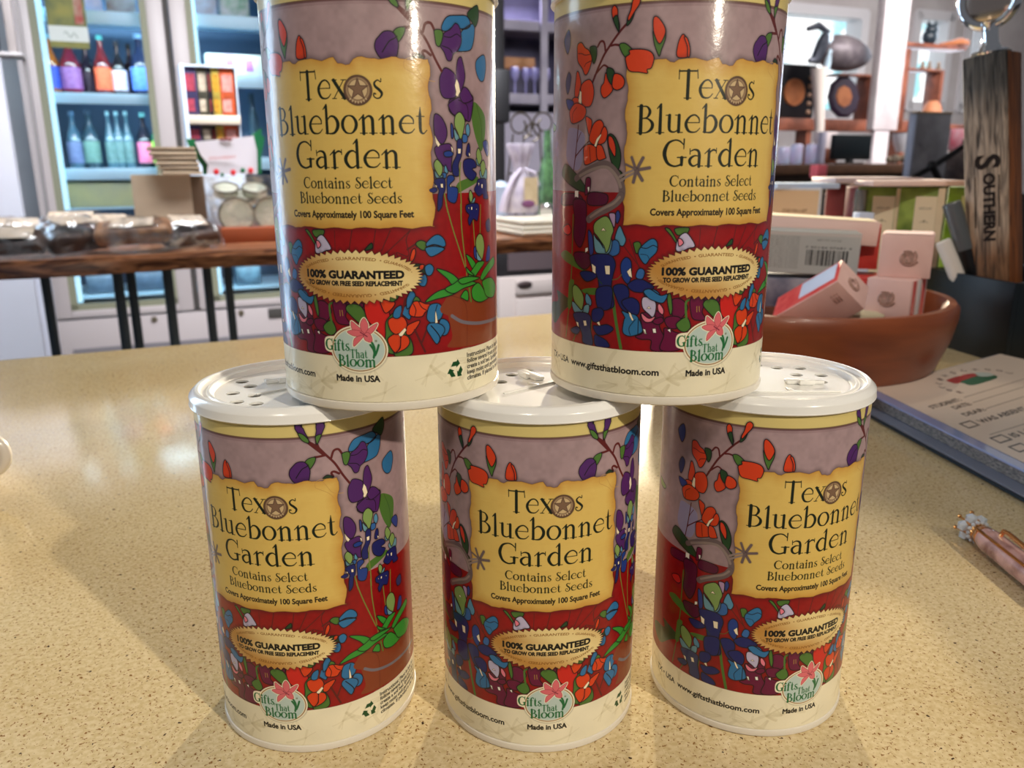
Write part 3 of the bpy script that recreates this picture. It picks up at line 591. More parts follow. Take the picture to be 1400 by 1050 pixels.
f green3 18.4,37 21.8,39.7 25.8,40.8 31,40.3 29.1,38.7 22.5,37.7
f green3 25.8,40.8 29.2,42.2 32.9,43.3 40.4,41.3 33.8,40.3 29.1,39
f green3 35.1,51.5 38.3,49.9 40.3,47.5 38.2,46.6
f green3 35.9,44 39.4,47.2 41.9,48.6 45.8,48 41.8,45.2 38.1,42.7
f green3 31.5,43.4 35.9,44 42.4,42.9 37,42.1 32.9,41.8
f green3 43.1,43.2 47,46.4 54.6,48.9 56.2,46.5 49.6,44.3 44.5,41.9
f green3 32.3,37.6 34.3,39.5 35.8,38.6 35.7,35.8 33.2,36.8
f green3 38,39.8 41.7,41.2 45.9,37.7 49.4,35.3 43.5,34.3 39.6,35.2 37.9,36.9
f green3 44.5,41.6 51.7,41.8 57.7,37.9 54.1,34.6 47.5,35.6 45.1,38.9
s8 green3 36.4,40 37.3,35.2
f green3 35,47.3 37,45.7 39.3,44 36,45.1
f lgreen 40.8,56.7 42.8,58 44.9,56.8 45.9,53.1 43.9,48.8 41.3,50.3 40.4,53.9
f blue2 39.2,53.3 40.4,53.6 40.9,49.6 39.4,50.5
f lblue2 40.7,52.5 41.9,50.9 43.9,48.9 41.2,49.2
f blue2 48.9,53.2 50.9,52.3 50.3,48.6 47,48.3
f navy3 47.4,61.6 50.7,62.5 51.2,58.8 48.2,58.5
g green 39.6,100.2 42,100.6 47.6,96.6 47.4,90.2 44.9,85.4 42.3,87.7 40,92.6 39,96.9
s3 dgreen 42,100.3 45.1,92.8 44.9,85.7
g green 29.2,70.9 34.7,72.9 41.9,75.5 41.4,77.2 32.9,75.7 30.5,72.7
f purple 23.5,96.3 25.9,95.8 27.8,92.7 27.9,89.8 26.4,87.5 24.9,88.1 23.3,90.7
f purple 23.3,86.2 25.6,87.2 29.2,87.5 30,84.9 29.5,81 29.4,78.7 26.6,80.4 24,83.3
p cream 23.4,90.3 24.3,88.8 25.4,87.3 24.6,86.5 23.7,87.8
f purple 29.4,101 31.8,101.7 35.5,101.6 39.7,102.1 39.6,98.2 37.3,95.2 34.3,94.8 29.5,97.2 29,99.4
f purple 29.2,100 33.6,102.1 39.7,102.8 39.6,98.9 38.1,94.7 34.4,96 30.8,96.6 29,98.7
s5 line 33.1,101.1 36.4,100 37.4,98.1 37.3,95.5
f purple 27.9,110.5 30.3,109.8 32.2,108 31.9,104.5 31.8,102 27.6,101.4 25.9,103.3 25.7,107 26.7,109.2
f purple 33,113.1 34.4,114.2 35.3,112.6 36.2,108.9 35.6,106.3 34.1,103.7 32.4,106.1 32.2,109.3
f purple 34.1,103.7 35.6,105.2 37.6,104.6 39.4,102.7 39.7,101.5 35.4,100.3 33.6,102.4
p cream 32.4,107.6 33.3,106.2 33.9,103.7 32.7,102.1 31.8,102.5 32.1,103.6 31.6,105.5
s10 stem 12.6,127.5 15.7,125.1 18.5,121.7 21.5,118 24.2,113.1 26.5,109.5
s10 stem 15.4,125.9 15.5,127.4
s12 stem 12.6,127.1 17.8,121.9
s10 stem 15.6,126.3 16.5,123.6
f purple 8.5,133 10.9,132.9 11.8,130.9 12.7,128.5 12.6,127.1 10.9,128.3 9.4,130.7
f purple 15.9,133.1 18.7,132.9 17.9,130.5 16.6,128.1 15.5,126.4 15.3,129 15.7,131.2
f green 9.4,130.7 11.1,130.2 12.8,128.1 12.6,126.9 10.6,128.1
f green 15.3,129 17.3,129.5 16.6,127.7 15.6,126.2
s10 stem 18.5,121.7 16.5,121.5 14.6,121.4
s10 stem 20.3,120.3 21.3,122.8 23.1,123.1 24.3,121.2
s10 stem 22.8,113.9 21,115 20,114.6 20.6,113.2
f green 11,119.6 12.3,121.1 14.6,121.4 14.5,119.7 12.8,117.3 11.9,117.6
f dgreen 16.9,113.1 18.3,114.1 19.6,113.7 20.6,112.9 17.9,112.4
f purple 6.7,118.6 8.5,120.1 11,119.9 12.5,117.3 12.4,114.9 11.4,112.5 7.5,112.1 5.5,114.8 5.6,117.1
s6 line 7.6,114.2 9.7,117.2 11.3,118.1 12.2,118.8
f blue4 27.1,122.9 29.2,125.5 33.4,126.3 37.7,126.5 39.2,124.2 35.6,122.6 31.5,122.8 29,121.3 27.1,121.4
f blue4 35.1,121.9 40.9,124.7 41.4,121.7 40.1,117.8 37.9,116.3 32.2,115.8 34.1,118.1
f purple 26.6,118.1 27.8,120.6 30.3,122 32.4,123.9 34.2,122.7 34.8,118.8 33.1,115.9 31.3,114.8 30.4,112.9 28.8,112.8 27.6,115.1 26.2,116.8
s5 line 27.8,119.7 30.2,119.6 32.8,120.8 34.6,120
s5 line 26.9,116.9 29.7,116.2 30.9,115.1
s9 line 35.1,122.4 37.6,123 39.2,123.9
f green 24.4,121.2 26.7,121.4 27.4,120 26.2,116.8 24.9,117 24.4,119.4
f dgreen 37.7,127.1 40.4,129.3 43.5,130.4 44,127 42.1,124 40.3,125
f blue4 42.4,113.9 47.4,116 48.9,112.6 47.1,108.2 44.2,107.9 42,110.7
f blue2 29.6,93.7 30.5,93 30.6,89.8 29.7,89.5
f lblue2 30.9,92.4 32.8,90.2 35.7,90.2 34.2,88.7 31.4,88.7
f lblue 36.2,93.2 37.5,93.9 38.2,91.6 37.2,89.9 36.2,90.9
f blue3 34.7,90.5 36.7,90.3 36.6,88.3 34.6,88.1
f lgreen 31.6,96.3 33.7,97.4 35.7,95.1 35.2,92.2 33.7,88.9 32.4,91.1 31.1,93.4
f navy 32.1,88.5 34.2,88.7 34,84.3 32.5,81 32.7,77.7 30.2,77.7 29.9,81 31.7,84.3
f navy2 26.7,84.9 28.8,85.4 30.4,84.6 29.5,83.6 27.1,83.6
f navy 36,84.3 36.6,87 37.6,87.8 38.1,86 37.5,83.7
f navy 34.9,82.3 37.5,83 40.3,82.3 41.4,80.3 39.1,79.6 41.4,77.9 39,75.9 35.8,77.3 34.6,79.7
f navy2 27.7,77.1 29.8,77.7 30.6,76.4 28.4,74.4 31.9,73.4 30.9,69 27.9,69.8 27.6,72.8
p cream 29.4,86.9 30.3,86.2 30,84.6
p cream 32.3,86.1 33.7,86.1 33.5,84.5 32.4,84.5
p cream 37.3,85 38.2,84.3 37.6,83.5
p cream 28.7,74.9 29.3,74.4 29,73.8
s9 olive 33.5,81.7 32.9,77.7 33.3,71 33.3,65.5
f blue2 22.1,79.6 22.8,79.1 23,76.8 22.3,77.5
f lblue 26.6,79.7 27.2,80.9 28.1,78.7 26.9,78.1
f blue3 25.7,78.4 27.3,78.4 27.1,76.8 25.7,77.1
f lblue2 23.1,79.4 24.6,77.8 26.1,77.8 25.3,76.6 23.4,77.1
f lgreen 23,81.7 24.1,82.7 25.8,81 26,79.1 24.9,77.4 23.5,79.1 22.9,80.4
f navy 22.6,76.2 26.5,76.8 26.8,73.5 25.9,71.2 25.4,67.9 23.8,66.6 24,71.2 24.4,73.2
f navy 21.1,73.4 22.9,73.9 23.8,73.2 22.9,72.4 21.4,72.6
p cream 22.9,74.9 23.8,74.5 23.7,73.7
p cream 25.1,75.1 26,75.1 26.1,73.8 25.2,73.9
s9 olive 26.5,71.8 27.6,66.1
f lblue2 41.5,83 44.8,80.9 43.4,80.6 41.8,81
f lgreen 41.6,85 42.9,86.4 44.5,84.4 44.9,82.7 43.1,81 41.8,83
f blue2 46.1,88.5 49.1,88.9 50.5,86.5 49.4,83.7 46.5,86.4
f lblue2 43.4,78.9 48.4,79.5 48.3,76.1 44.7,76.1
f lgreen 44.1,81 46,82.5 47.5,80.6 47.1,78.9 45.4,77.2 44.4,78.6
f navy 41.3,74.5 42.6,76.2 47.8,76.1 48.6,71.9 49.4,69.7 46,69.8 45.3,71.3 42.5,70.7 40,72.8
p cream 42.3,75.2 43.1,75 42.7,73.8
p cream 44.3,74.6 45.4,74.6 45.2,73.2 44.5,73.3
f lblue2 36.6,70.2 37.7,68.8 40.3,70.4 39.9,68.7 37.7,68.3
f lgreen 37.2,71.9 38,72.7 39.1,71.1 38.8,69.4 37.9,68.8 37.2,70.2
f navy 35.8,66.4 36.8,68.3 39.9,68 41.1,65.9 38.7,65.3 36.5,65.4
f navy 36.1,68.1 42.4,67.9 41.6,62.7 39.2,63.2 37.2,61.2 36.4,63 37,64.7 35.5,66.1
p cream 36.6,67.3 37.1,67.1 37,66.4
p cream 38.1,67.3 38.8,67.3 38.7,66.3 38.1,66.3
p cream 40.8,66.7 41.4,66.4 41.1,66
f green -22.3,60.6 -20.8,60.4 -18.6,57.2 -18.5,55.9 -20.3,58.3
f green -19.1,60.6 -14.7,60.9 -14.9,59.2 -16.6,58.6 -18.3,58.6
f lil -17.9,57.2 -17,58.6 -15.3,59.2 -13.4,57.2 -12.2,54.8 -14.3,54.2 -16.7,53.2 -18.4,53.5 -18.4,55.9
f pink -17.9,57.2 -16.9,57.2 -16.1,55.9 -17.5,54.9
f dgreen -0.7,54.5 0.5,56.1 1.7,56.8 1.7,55.1
"""
ART2 = """
s26 spur -56.2,76.3 -52.2,78.4 -47.6,80.1 -44.2,81.1 -41.8,80.5 -39.5,78.5 -37.5,75.2 -36.9,72.2 -37.3,70.1
s12 spur2 -54.3,77.2 -48.5,79.3 -43.8,80.1 -41,79.1 -38.7,76.5 -37.5,73.8
s30 spur -49.6,62.9 -46.7,64.8 -42.2,66.7 -38.8,68.8 -37.4,70.8
s10 spur2 -48.9,63.7 -43.8,66.6 -39.9,68.4 -37.7,70.5
s10 spur2 -37.9,77 -35.8,78.1 -32.7,79.3
s10 spur2 -37.5,75.8 -35.1,77.2 -32.3,78.5
s12 spur -32.3,79.1 -30.3,82.9
s12 spur -32.3,79.1 -28.1,79.8
s12 spur -32.3,79.1 -30.3,75.9
s12 spur -32.3,79.1 -33.2,75.3
s10 spur -32.7,79.8 -34,83.1
s8 spur -32.7,79.5 -35.9,80.9
f navy 21.1,73.4 22.9,73.9 23.8,73.2 22.9,72.4 21.4,72.6
s3 twine 13.9,111.4 14.6,112.3 16.2,112.8 18.2,112.5
s3 twine 14,111.4 14.1,109.9 16.1,108.7 18.7,107 20.3,104.9 21,102.5 20.5,99.4
s3 twine 14.2,111.7 16.2,112.1 17.8,110.3 19.7,107.4 21.8,106.5 24,106.2
"""
def Yp(X, Y, y):
    """pixel of the photograph -> point at distance y in front of the camera"""
    d = ray(X, Y); return Vector((0, 0, CAMH))+d*(y/d.y)
def pure(name, c, **k): return mat(name, c, **k)
RZ = A24
# ------------------------------------------------------------------ the room
M_floor = mat('floor tiles', (96,84,74), .5, noise=(78,68,60), nscale=6)
g = G(); g.box(-6, 12, -4, 5.6, -.97, -.92); struct('floor', g, M_floor, rz=RZ)
M_wall = mat('painted wall', (206,202,204), .8, noise=(190,184,186), nscale=3, bump=.1, bscale=80)
M_trim = mat('white window trim', (226,226,232), .45, bump=.05, bscale=40)
# back wall with two window openings
W1a, W1z = F(1040, 8, 5.6)[0], .88; W1b = F(1178, 80, 5.6)[0]; W1t = F(1100, 9, 5.6)[1]
W2a, W2b, W2t = F(1249, 40, 5.6)[0], F(1300, 40, 5.6)[0], F(1275, 18, 5.6)[1]
W3a, W3b = F(1321, 40, 5.6)[0], F(1349, 40, 5.6)[0]; WB = F(1130, 160, 5.6)[1]; W2B = F(1280, 150, 5.6)[1]
g = G(); y0, y1 = 5.6, 5.75
def wallrect(a0, a1, z0, z1): g.box(a0, a1, y0, y1, z0, z1)
wallrect(-6, W1a, -.92, 2.0); wallrect(W1b, W2a, -.92, 2.0); wallrect(W2b, W3a, -.92, 2.0); wallrect(W3b, 12, -.92, 2.0)
for a0, a1, zb, zt in ((W1a, W1b, WB, W1t), (W2a, W2b, W2B, W2t), (W3a, W3b, W2B, W2t)): wallrect(a0, a1, -.92, zb); wallrect(a0, a1, zt, 2.0)
struct('wall_back', g, M_wall, rz=RZ)
M_out = mat('daylight outside', (0,0,0), 1, spec=0); nt = M_out.node_tree; bs = nt.nodes['Principled BSDF']
tc = nt.nodes.new('ShaderNodeTexCoord'); nz = nt.nodes.new('ShaderNodeTexNoise'); nz.inputs['Scale'].default_value = 3.2; nz.inputs['Detail'].default_value = 5; nt.links.new(tc.outputs['Object'], nz.inputs['Vector'])
rp = nt.nodes.new('ShaderNodeValToRGB'); rp.color_ramp.elements[0].position = .40; rp.color_ramp.elements[1].position = .52; rp.color_ramp.elements[0].color = tuple(srgb((150,205,215)))+(1,); rp.color_ramp.elements[1].color = (1,1,1,1)
nt.links.new(nz.outputs['Fac'], rp.inputs[0]); nt.links.new(rp.outputs[0], bs.inputs['Emission Color']); bs.inputs['Emission Strength'].default_value = 1.7
g = G(); g.box(W1a-.8, W3b+1.2, 6.3, 6.34, -.3, 2.2); struct('window_backdrop', g, M_out, rz=RZ)
M_glass = mat('window glass', (255,255,255), .02, trans=1.0, ior=1.02, spec=.3)
for k, (a0, a1, zb, zt) in enumerate(((W1a, W1b, WB, W1t), (W2a, W2b, W2B, W2t), (W3a, W3b, W2B, W2t))):
    g = G()
    for b0, b1, c0, c1 in ((a0, a1, zt-.06, zt+.02), (a0, a1, zb-.02, zb+.06), (a0-.02, a0+.06, zb, zt), (a1-.06, a1+.02, zb, zt)): g.box(b0, b1, y0-.03, y1, c0, c1)
    if k == 1: g.box((a0+a1)/2+.35, (a0+a1)/2+.40, y0+.02, y1, zb, zt)
    wf = struct('window_%d' % (k+1), g, M_trim, rz=RZ)
    g = G(); g.box(a0+.06, a1-.06, y0+.06, y0+.066, zb+.06, zt-.06); struct('pane', g, M_glass, parent=wf)
M_ceil = mat('ceiling paint', (210,200,184), .8, noise=(200,190,174), nscale=4)
g = G(); g.box(-6, 12, 1.6, 5.6, 1.95, 2.0); struct('ceiling', g, M_ceil, rz=RZ)
# big daylight window in the side wall, just left of the picture
side = struct('window_4', G().box(-.06, .81, -.05, 0, -.66, -.60).box(-.06, .81, -.05, 0, 1.84, 1.9).box(-.06, 0, -.05, 0, -.6, 1.84).box(.75, .81, -.05, 0, -.6, 1.84), M_trim, loc=(-2.78, 1.62, 0), rz=math.radians(46))
struct('window_4_pane', G().box(0, .75, -.02, -.012, -.60, 1.84), mat('bright window pane', (0,0,0), .3, emit=(200,228,255), estr=8.5), parent=side)
# white wall return at the far left
g = G(); a, z = F(48, 400, 3.0); g.box(-2.6, a, 3.0, 3.06, -.92, F(20, 78, 3.0)[1]); struct('wall_left', g, mat('white panel', (206,208,218), .6, noise=(196,198,208), nscale=2), rz=RZ)
# ------------------------------------------------------------------ counter
M_cnt = mat('beige quartz', (214,194,148), .16, spec=.6); nt = M_cnt.node_tree; bs = nt.nodes['Principled BSDF']
tc = nt.nodes.new('ShaderNodeTexCoord')
def noise(s, d=3, dist=0): n = nt.nodes.new('ShaderNodeTexNoise'); n.inputs['Scale'].default_value = s; n.inputs['Detail'].default_value = d; n.inputs['Distortion'].default_value = dist; nt.links.new(tc.outputs['Object'], n.inputs['Vector']); return n
def ramp(src, p0, p1, c0, c1): r = nt.nodes.new('ShaderNodeValToRGB'); r.color_ramp.elements[0].position = p0; r.color_ramp.elements[1].position = p1; r.color_ramp.elements[0].color = tuple(c0)+(1,); r.color_ramp.elements[1].color = tuple(c1)+(1,); nt.links.new(src, r.inputs[0]); return r
def mixc(f, a, b_): m = nt.nodes.new('ShaderNodeMix'); m.data_type = 'RGBA'; nt.links.new(f, m.inputs['Factor']); nt.links.new(a, m.inputs['A']); nt.links.new(b_, m.inputs['B']); return m
base = ramp(noise(9, 5).outputs['Fac'], .35, .65, srgb((208,184,136)), srgb((220,201,158)))
grain = ramp(noise(420, 2).outputs['Fac'], .38, .62, srgb((192,170,124)), srgb((222,206,168)))
mx = nt.nodes.new('ShaderNodeMix'); mx.data_type = 'RGBA'; mx.inputs['Factor'].default_value = .5; nt.links.new(base.outputs[0], mx.inputs['A']); nt.links.new(grain.outputs[0], mx.inputs['B'])
sp = ramp(noise(760, 1, .8).outputs['Fac'], .625, .69, (0,0,0), (1,1,1)); dk = nt.nodes.new('ShaderNodeRGB'); dk.outputs[0].default_value = tuple(srgb((138,98,50)))+(1,)
m1 = mixc(sp.outputs[0], mx.outputs['Result'], dk.outputs[0])
sp2 = ramp(noise(330, 1).outputs['Fac'], .735, .76, (0,0,0), (1,1,1)); dk2 = nt.nodes.new('ShaderNodeRGB'); dk2.outputs[0].default_value = tuple(srgb((64,44,28)))+(1,)
m2 = mixc(sp2.outputs[0], m1.outputs['Result'], dk2.outputs[0]); nt.links.new(m2.outputs['Result'], bs.inputs['Base Color'])
rr = nt.nodes.new('ShaderNodeMapRange'); rr.inputs['To Min'].default_value = .07; rr.inputs['To Max'].default_value = .18; nt.links.new(noise(6, 4).outputs['Fac'], rr.inputs[0]); nt.links.new(rr.outputs[0], bs.inputs['Roughness'])
bp = nt.nodes.new('ShaderNodeBump'); bp.inputs['Strength'].default_value = .12; bp.inputs['Distance'].default_value = .0006; nt.links.new(noise(300, 2).outputs['Fac'], bp.inputs['Height']); nt.links.new(bp.outputs[0], bs.inputs['Normal'])
ct = thing('counter', 'long beige speckled quartz counter the seed cans stand on', 'counter', S(0, 0, 0), RZ)
g = G(); g.box(-1.6, 2.6, .02, 1.104, -.035, 0, .003); part('worktop', g, M_cnt, ct)
g = G(); g.box(-1.55, 2.55, .10, 1.06, -.92, -.035); part('base_cabinet', g, mat('counter front', (196,194,196), .6, noise=(186,184,186)), ct)
# ------------------------------------------------------------------ the five seed cans
M_label = art_mat('printed label', paint_label(), .42, .5, .05); M_label.node_tree.nodes['Principled BSDF'].inputs['Specular IOR Level'].default_value = .25; M_label.node_tree.nodes['Principled BSDF'].inputs['Coat Roughness'].default_value = .13
M_white = mat('white plastic', (236,236,234), .22, coat=.3, bump=.03, bscale=40)
M_card = mat('white base rim', (226,220,208), .4, coat=.3, bump=.02)
CANS = [(-.08308, .30989), (.01062, .30936), (.10199, .31789), (-.04552, .30543), (.05545, .31086)]; HC = .1399; ANG = [-1.0, 7.8, 17.5, -1.0, 17.1]
HOLES = [[(-20,1),(-23.6,-9),(-14.3,-12.3),(-18.2,-21),(-10.3,-23.4),(-25.5,8)], [(-10.7,17.8),(-15.1,6.5),(-4,26),(-20,15),(-22,-2)], [(10.6,19.5),(20.1,18.5),(14.9,7.3),(24.7,6.4),(20.8,-4.1),(3,24)]]
TABS = [(-9, 9, 30), (-3.0, 14.5, -60), (13.5, -5.7, 0)]
NAMES = ['left one of the bottom row', 'middle one of the bottom row', 'right one of the bottom row',
         'left one of the top row', 'right one of the top row']
gl = G(); N = 96; l = gl.bm.loops.layers.uv.verify(); zs = (.0033, .0036, .1339, .1343); rs = (.0396, .04, .04, .0398)
rings = [[gl.bm.verts.new((rs[j]*math.sin(2*math.pi*(i/N-.5)), -rs[j]*math.cos(2*math.pi*(i/N-.5)), zs[j])) for i in range(N)] for j in range(4)]
for j in range(3):
    for i in range(N):
        f = gl.bm.faces.new((rings[j][i], rings[j][(i+1) % N], rings[j+1][(i+1) % N], rings[j+1][i]))
        for lp, (uu, vv) in zip(f.loops, ((i, j), (i+1, j), (i+1, j+1), (i, j+1))): lp[l].uv = (uu/N, zs[vv]/.133)
me_label = mesh_of('wrap', gl, M_label)
g = G(); g.lathe([(0, .0012), (.0375, .0012), (.0380, .0002), (.0392, 0), (.0402, .0006), (.0405, .0018), (.0403, .0031), (.0397, .0033), (.0392, .0036)], 96); me_base = mesh_of('base_rim', g, M_card)
for k, (cx, cy) in enumerate(CANS):
    z0 = 0 if k < 3 else HC+.0001
    t = thing('seed_can', 'seed can with white lid, '+NAMES[k], 'can', (cx, cy, z0), ANG[k]/40.0, 'stacked seed cans')
    o = bpy.data.objects.new('label_wrap', me_label); COL.objects.link(o); o.parent = t; o['label'] = 'glossy printed flower wrap with parchment title'
    o = bpy.data.objects.new('base_rim', me_base); COL.objects.link(o); o.parent = t
    g = G(); g.lathe([(.0398, .1342), (.0411, .1343), (.0414, .1347), (.0412, .1351), (.0412, .1374), (.0410, .1379), (.0397, .1392), (.0390, .1398), (.0384, .1399), (.0376, .1399), (.0371, .1395), (.0368, .1386), (.0360, .1382), (.0350, .1382), (.0346, .1388), (.0340, .1390), (.0334, .1388), (.0330, .1378), (.0318, .1368)], 96)
    lid = part('lid', g, M_white, t)
    # perforated inner disc, slider and fold line
    cu = bpy.data.curves.new('d', 'CURVE'); cu.dimensions = '2D'; cu.fill_mode = 'BOTH'; cu.extrude = .0004
    a = -ANG[k]/40.0; HL = HOLES[k % 3]
    def circle(x, y, r, n):
        s = cu.splines.new('POLY'); s.points.add(n-1); s.use_cyclic_u = True
        for i in range(n): s.points[i].co = (x+r*math.cos(2*math.pi*i/n), y+r*math.sin(2*math.pi*i/n), 0, 1)
    circle(0, 0, .0320, 72)
    for hx, hy in HL: circle((hx*math.cos(a)-hy*math.sin(a))/1000, (hx*math.sin(a)+hy*math.cos(a))/1000, .0026, 20)
    oc = bpy.data.objects.new('d', cu); COL.objects.link(oc); g = G(); me = oc.to_mesh(); g.bm.from_mesh(me); oc.to_mesh_clear(); bpy.data.objects.remove(oc)
    part('shaker_disc', g, M_white, lid, loc=(0, 0, .1366), flat=True)
    tx, ty, ta = TABS[k % 3]; g = G(); g.box(-.0075, .0075, -.0022, .0022, 0, .0016, .0006); g.box(-.0030, .0030, -.004, -.002, 0, .0022, .0006)
    part('slider_tab', g, M_white, lid, loc=((tx*math.cos(a)-ty*math.sin(a))/1000, (tx*math.sin(a)+ty*math.cos(a))/1000, .1370), rot=(0, 0, math.radians(ta)+a))
    g = G(); g.box(-.018, .018, -.0005, .0005, 0, .0007, .0002); g.box(-.001, .001, 0, .006, 0, .0005, .0002)
    part('fold_rib', g, M_white, lid, loc=(0, 0, .1370), rot=(0, 0, a+(math.radians(1) if k == 2 else math.radians(40))))
    for o in lid.children:
        if o.name.startswith('fold_rib') and k == 2: o.location = (.0048*math.cos(a)+.0194*math.sin(a), .0048*math.sin(a)-.0194*math.cos(a), .1370)
    g = G(); g.lathe([(0, .1325), (.0316, .1325), (.0316, .1330), (0, .1330)], 48); part('inner_seal', g, M_card, lid)
# ------------------------------------------------------------------ right foreground
M_bowl = wood('bowl wood', (150,78,40), (104,50,25), 7, (1, 1, 5), .42, .04, coat=.12, dist=1.0, lo=.25, hi=.75)
g = G(); g.lathe([(0, 0), (.118, 0), (.126, .003), (.143, .022), (.153, .050), (.1575, .072), (.1575, .082), (.154, .0865), (.147, .0865), (.1440, .082), (.138, .052), (.124, .026), (.100, .014), (0, .012)], 96)
solo('wooden_bowl', g, M_bowl, 'round reddish brown wooden bowl filled with small boxes', 'bowl', (.302, .868, 0))
M_pink = mat('blush card', (226,188,178), .55, noise=(220,180,170), nscale=40, bump=.04); M_pinkt = mat('pale pink card', (236,206,200), .5); M_red = mat('strawberry red print', (204,46,46), .4, noise=(226,96,90), nscale=60)
M_cream = mat('cream card', (222,206,176), .6, noise=(214,196,164), nscale=30); M_emb = mat('brown grey print', (146,116,104), .6, noise=(190,150,136), nscale=400); M_mar = mat('maroon card', (104,28,30), .5)
M_wht = mat('white paper', (232,228,224), .6); M_blk = mat('black print', (26,24,26), .5); M_lav = mat('blue white label', (206,218,240), .35); M_greyc = mat('grey carton', (176,178,174), .5)
def frame_from(P0, ax, ay, az):
    X = (ax).normalized(); Y = (ay-X*ay.dot(X)).normalized(); Z = X.cross(Y)
    if Z.dot(az) < 0: Z = -Z
    return X, Y, Z
def box_thing(name, label, cat, C, rot, size, mbody, group=None):
    """carton: an Empty at the centre of its underside, body + printed panels"""
    t = thing(name, label, cat, C, 0, group, rot=rot); g = G(); sx, sy, sz = size; g.box(-sx/2, sx/2, -sy/2, sy/2, 0, sz, .0009); part('carton', g, mbody, t); return t
def emblem(t, c, r, ax='y', m=None):
    """swirl of print on a carton face"""
    g = G(); R = random.Random(int(c[0]*1e4)+7)
    for k in range(5):
        q = []
        for i in range(15):
            th = i*.42+k*1.3; rr = r*(.25+.75*i/15)*(1-.13*k); x, z = rr*math.cos(th), rr*math.sin(th)*.92; q.append((c[0]+x, c[1], c[2]+z) if ax == 'y' else (c[0]+x, c[1]+z, c[2]))
        g.tube(q, r*.09, 4)
    part('printed_emblem', g, m or M_emb, t)
# top cube, lower cube
t = box_thing('soap_box', 'blush pink cube box with strawberry print, topmost in the wooden bowl', 'box', Yp(1235, 380, .805)+Vector((.010, .020, 0)), (0, 0, math.radians(-27)), (.0470, .0440, .0420), M_pink, 'pink boxes in the wooden bowl')
emblem(t, (.002, -.0223, .020), .0105)
g = G(); g.box(-.0215, .0215, -.0215, .0215, .0426, .0428); part('top_flap', g, M_pinkt, t)
t = box_thing('soap_box', 'blush pink cube box with red and white striped side, below the topmost cube', 'box', Yp(1212, 434, .795)+Vector((.014, .016, 0)), (0, 0, math.radians(-44)), (.0430, .0430, .0375), M_pink, 'pink boxes in the wooden bowl')
emblem(t, (-.002, -.0218, .019), .0105)
for k in range(3):
    g = G(); g.box(.0216, .0219, -.018+k*.013, -.011+k*.013, .001, .037); part('side_stripe', g, M_red if k != 1 else M_wht, t)
# tilted long box
Rm = Matrix(((-.555, .399, .730), (.606, .795, .026), (-.570, .456, -.683)))
t = thing('soap_box', 'long red and blush box with pale blue label, tilted on the bowl rim', 'box', (.3018, .7553, .1150), 0, 'pink boxes in the wooden bowl', rot=Rm.to_euler())
LW_, LH_ = .0391, .0358
g = G(); g.box(0, .0775, 0, LH_, 0, LW_, .0008); part('carton', g, M_pink, t)
g = G(); g.box(.0003, .0772, .0012, LH_-.0005, -.0004, -.0001); part('red_panel', g, M_red, t)
g = G(); g.box(.0045, .046, .008, LH_-.0025, -.0008, -.0004, .0002); part('paper_label', g, M_lav, t, 'pale blue white label')
g = G()
for k in range(4): g.tube([(-.0003, .018+.008*math.cos(q*.6+k)*(1-.2*k), .019+.008*math.sin(q*.6+k)*(1-.2*k)) for q in range(8)], .0007, 4)
part('printed_emblem', g, M_emb, t)
g = text_geo('berry', .0085, .0004, .0001); bmesh.ops.transform(g.bm, verts=g.bm.verts, matrix=Matrix(((-1, 0, 0, .066), (0, 0, -1, -.0003), (0, -1, 0, .034), (0, 0, 0, 1)))); part('red_script', g, M_red, t)
for k in range(3):
    g = G(); g.box(.009+.003*k, .0102+.003*k, -.0003, 0, .014, .020); g.box(.009+.003*k, .0095+.003*k, -.0003, 0, .010, .012); part('print_stroke', g, M_emb, t)
# barcode carton and the flat boxes it lies with
def face_art(w_, h_, px, base): return Art(0, w_, 0, h_, px, base)
BA = face_art(70, 34, 12, (172,176,174))
for q in range(17): sans(BA, random.Random(q).choice(('ingredients water glycerin oil and salt', 'apply to dry skin as often as needed', 'keep away from eyes store in a cool place')), 2, 32, 29.5-q*1.6, 1.0, (70,72,72), .0)
rb = random.Random(3); x = 37.0
while x < 64: w_ = rb.choice((.35, .6, 1.0, 1.3)); BA.fill([np.array([(x,7),(x+w_,7),(x+w_,20),(x,20)])], (30,32,34)); x += w_+rb.choice((.4,.6,.9))
sans(BA, '7 95144 07681 4', 36, 65, 21.2, 1.8, (40,42,44), .03); sans(BA, 'NET WT 3.4 OZ', 43, 58, 27.5, 1.4, (60,62,62)); BA.fill([np.array([(0,31.5),(70,31.5),(70,34),(0,34)])], (190,186,182))
M_bar = art_mat('barcode print', BA, .5)
C = Yp(1100, 376, .86); t = box_thing('carton', 'grey carton with barcode and fine print lying in the bowl', 'box', Vector((Yp(1092, 376, .86).x+.016, .905, C.z-.001)), (0, math.radians(1.5), math.radians(-16)), (.112, .06, .0450), M_greyc, 'cartons in the wooden bowl')
g = G(); g.quad([(-.0555, -.0306, .001), (.0555, -.0306, .001), (.0555, -.0306, .044), (-.0555, -.0306, .044)]); part('printed_face', g, M_bar, t, 'barcode and small print', flat=True)
C2 = Yp(1110, 405, .86); t = box_thing('carton', 'grey lavender flat carton under the barcode carton', 'box', Vector((C2.x-.008, .915, C.z-.037)), (0, 0, math.radians(-14)), (.110, .08, .031), mat('lavender grey print', (150,148,160), .5, noise=(72,76,104), nscale=30), 'cartons in the wooden bowl')
